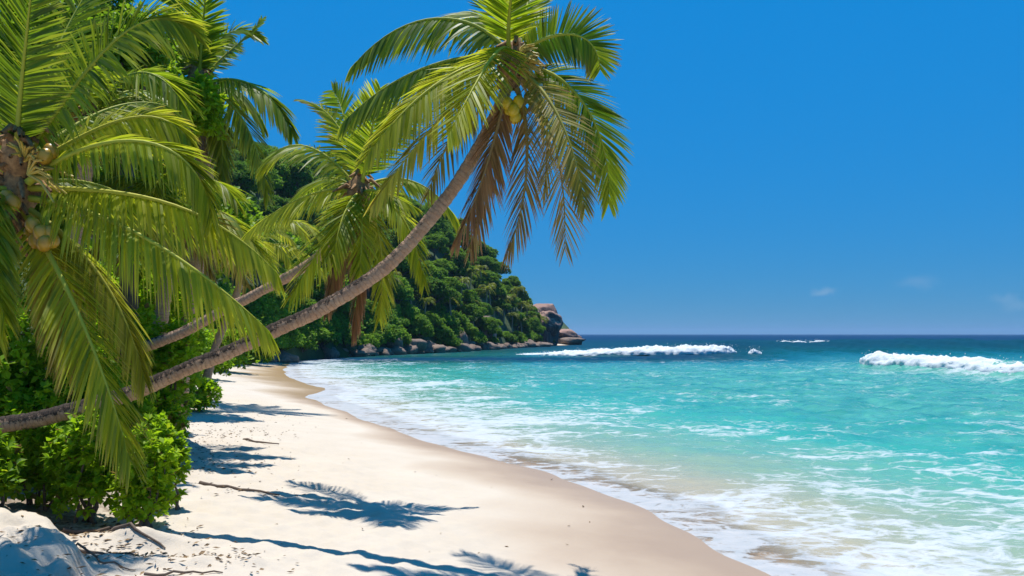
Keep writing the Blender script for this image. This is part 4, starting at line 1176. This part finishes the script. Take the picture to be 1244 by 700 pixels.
ti = np.zeros((len(Dr), 5, 3)); ti[..., 2] = rng.rand(len(Dr))[:, None]
o = mesh_obj('leaf_litter', V, F_, M['litter'], attrs={'tint': ti.reshape(-1, 3)}); tag(o, 'dry brown leaf litter strewn over the sand near the shrubs', 'leaf litter', kind='stuff')


def stick(x0, y0, x1, y1, r, label, seed, name='driftwood_stick'):
    rng = np.random.RandomState(seed)
    pts = []
    for s in np.linspace(0, 1, 9):
        x = x0 + (x1 - x0) * s + rng.normal(0, .02); y = y0 + (y1 - y0) * s + rng.normal(0, .02)
        pts.append((x, y, float(ground_z(np.array([x]), np.array([y]))[0]) + r * .6 + abs(rng.normal(0, .01))))
    V, F_ = tube(pts, np.linspace(r, r * .4, 9), 7)
    tag(mesh_obj(name, V, F_, M['wood'], smooth=True), label, 'stick')


stick(-4.35, 8.9, -3.7, 8.75, .022, 'crooked brown stick lying under the bright sand edge bush', 1)
stick(-3.45, 7.75, -2.75, 7.85, .016, 'thin dark stick on the sand ridge below the bank', 2)
stick(-4.7, 12.3, -3.4, 12.1, .03, 'long weathered stick on the sand beyond the bright bush', 3)
stick(-6.2, 19.0, -5.2, 18.2, .03, 'grey stick lying among litter higher up the beach', 4)
stick(-3.75, 6.9, -3.05, 7.25, .016, 'pale bent root hanging over the face of the sand bank', 6, 'exposed_root')
stick(-4.5, 8.35, -3.75, 8.2, .02, 'dark root running down the sand bank towards the ridges', 7, 'exposed_root')
stick(-4.2, 7.9, -3.6, 7.95, .012, 'thin brown root on the brow of the sand bank', 8, 'exposed_root')
stick(-5.0, 9.15, -4.45, 9.3, .03, 'exposed root jutting from the sand bank below the shrubs', 5)

# ------------------------------------------------------------------ sea air
hx0, hx1, hy0, hy1, hz0, hz1 = -24000, 24000, -120, 9600, -9, 62
HV = np.array([(x, y, z) for x in (hx0, hx1) for y in (hy0, hy1) for z in (hz0, hz1)], float)
HF = np.array([(0, 1, 3, 2), (4, 6, 7, 5), (0, 4, 5, 1), (2, 3, 7, 6), (0, 2, 6, 4), (1, 5, 7, 3)])
hm = bpy.data.materials.new('sea_air'); t = NT(hm)
pv = t.n('ShaderNodeVolumePrincipled', ins={'Color': (0.38, 0.62, 0.92, 1), 'Density': HAZE, 'Anisotropy': 0.2})
ow = t.n('ShaderNodeOutputMaterial'); t.t.links.new(pv.outputs[0], ow.inputs['Volume'])
o = mesh_obj('haze', HV, HF, hm); tag(o, 'thin pale sea air filling the whole bay', 'haze', kind='stuff')

# ------------------------------------------------------------------ camera, light, sky
sc = bpy.context.scene
cam = bpy.data.cameras.new('camera'); co = bpy.data.objects.new('camera', cam); C.objects.link(co)
co.location = (0, 0, H); co.rotation_euler = (R(90), 0, 0)
cam.sensor_width = 36; cam.lens = 36 * F / 1244.0
cam.shift_y = (406 - 350) / 1244.0
cam.clip_start = .1; cam.clip_end = 20000
sc.camera = co

EL = R(76); sx_, sy_ = -0.30, 0.95; k = math.hypot(sx_, sy_); sx_ /= k; sy_ /= k
sun = bpy.data.lights.new('sun', 'SUN'); so = bpy.data.objects.new('sun', sun); C.objects.link(so)
sun.energy = 3.9; sun.angle = R(0.53); sun.color = (1, .965, .90)
so.rotation_euler = Vector((sx_ * math.cos(EL), sy_ * math.cos(EL), math.sin(EL))).to_track_quat('Z', 'Y').to_euler()
w = bpy.data.worlds.new('World'); sc.world = w; w.use_nodes = True
t = NT(w)
sky = t.n('ShaderNodeTexSky', sky_type='NISHITA', sun_disc=False, sun_elevation=EL, sun_rotation=math.atan2(sx_, sy_), altitude=1500, air_density=0.9, dust_density=0.0, ozone_density=8.0)
tint = t.mix(1.0, sky.outputs[0], (0.78, 0.98, 1.03), 'MULTIPLY')
lum = t.math('MAXIMUM', t.n('ShaderNodeRGBToBW', ins={0: tint}).outputs[0], 0.2)
gain = t.math('POWER', t.math('DIVIDE', lum, 1.35), -0.80)
flat = t.n('ShaderNodeVectorMath', operation='SCALE', ins={0: tint, 'Scale': gain}).outputs[0]
clear = t.mix(0.45, flat, (0.14, 1.62, 3.95))
hs = t.n('ShaderNodeHueSaturation', ins={'Hue': .5, 'Saturation': 1.11, 'Value': 1.12, 'Color': clear})
wd = t.n('ShaderNodeTexCoord').outputs['Generated']
cn = t.noise(wd, 55.0, 5, 0.6)
wdn = t.n('ShaderNodeVectorMath', operation='ADD', ins={0: wd, 1: t.n('ShaderNodeVectorMath', operation='SCALE', ins={0: t.n('ShaderNodeVectorMath', operation='SUBTRACT', ins={0: cn.outputs['Color'], 1: (.5, .5, .5)}).outputs[0], 'Scale': 0.02}).outputs[0]}).outputs[0]
skyc = hs.outputs[0]
for (cu, cv, rx_, rz_, am) in ((1001, 355, .013, .0045, .20), (1114, 344, .020, .007, .10), (1221, 364, .012, .005, .12), (1237, 373, .016, .006, .11)):
    dv = Vector(((cu - CU) / F, 1.0, (CV - cv) / F)).normalized()
    df = t.n('ShaderNodeVectorMath', operation='SUBTRACT', ins={0: wdn, 1: tuple(dv)}).outputs[0]
    df = t.n('ShaderNodeVectorMath', operation='MULTIPLY', ins={0: df, 1: (1 / rx_, 1 / rx_, 1 / rz_)}).outputs[0]
    ln = t.n('ShaderNodeVectorMath', operation='LENGTH', ins={0: df}).outputs['Value']
    cm = t.math('MULTIPLY', t.maprange(ln, 0.0, 1.5, 1.0, 0.0, True), am)
    skyc = t.mix(cm, skyc, (3.6, 4.0, 4.4))
bg = t.n('ShaderNodeBackground', ins={'Color': skyc, 'Strength': .11})
ow = t.n('ShaderNodeOutputWorld'); t.t.links.new(bg.outputs[0], ow.inputs[0])
sc.view_settings.view_transform = 'Standard'; sc.view_settings.look = 'None'; sc.view_settings.exposure = 0.60; sc.view_settings.gamma = 1
sc.render.engine = 'CYCLES'
sc.cycles.use_denoising = True
sc.cycles.max_bounces = 6; sc.cycles.diffuse_bounces = 3; sc.cycles.transparent_max_bounces = 8; sc.cycles.glossy_bounces = 2
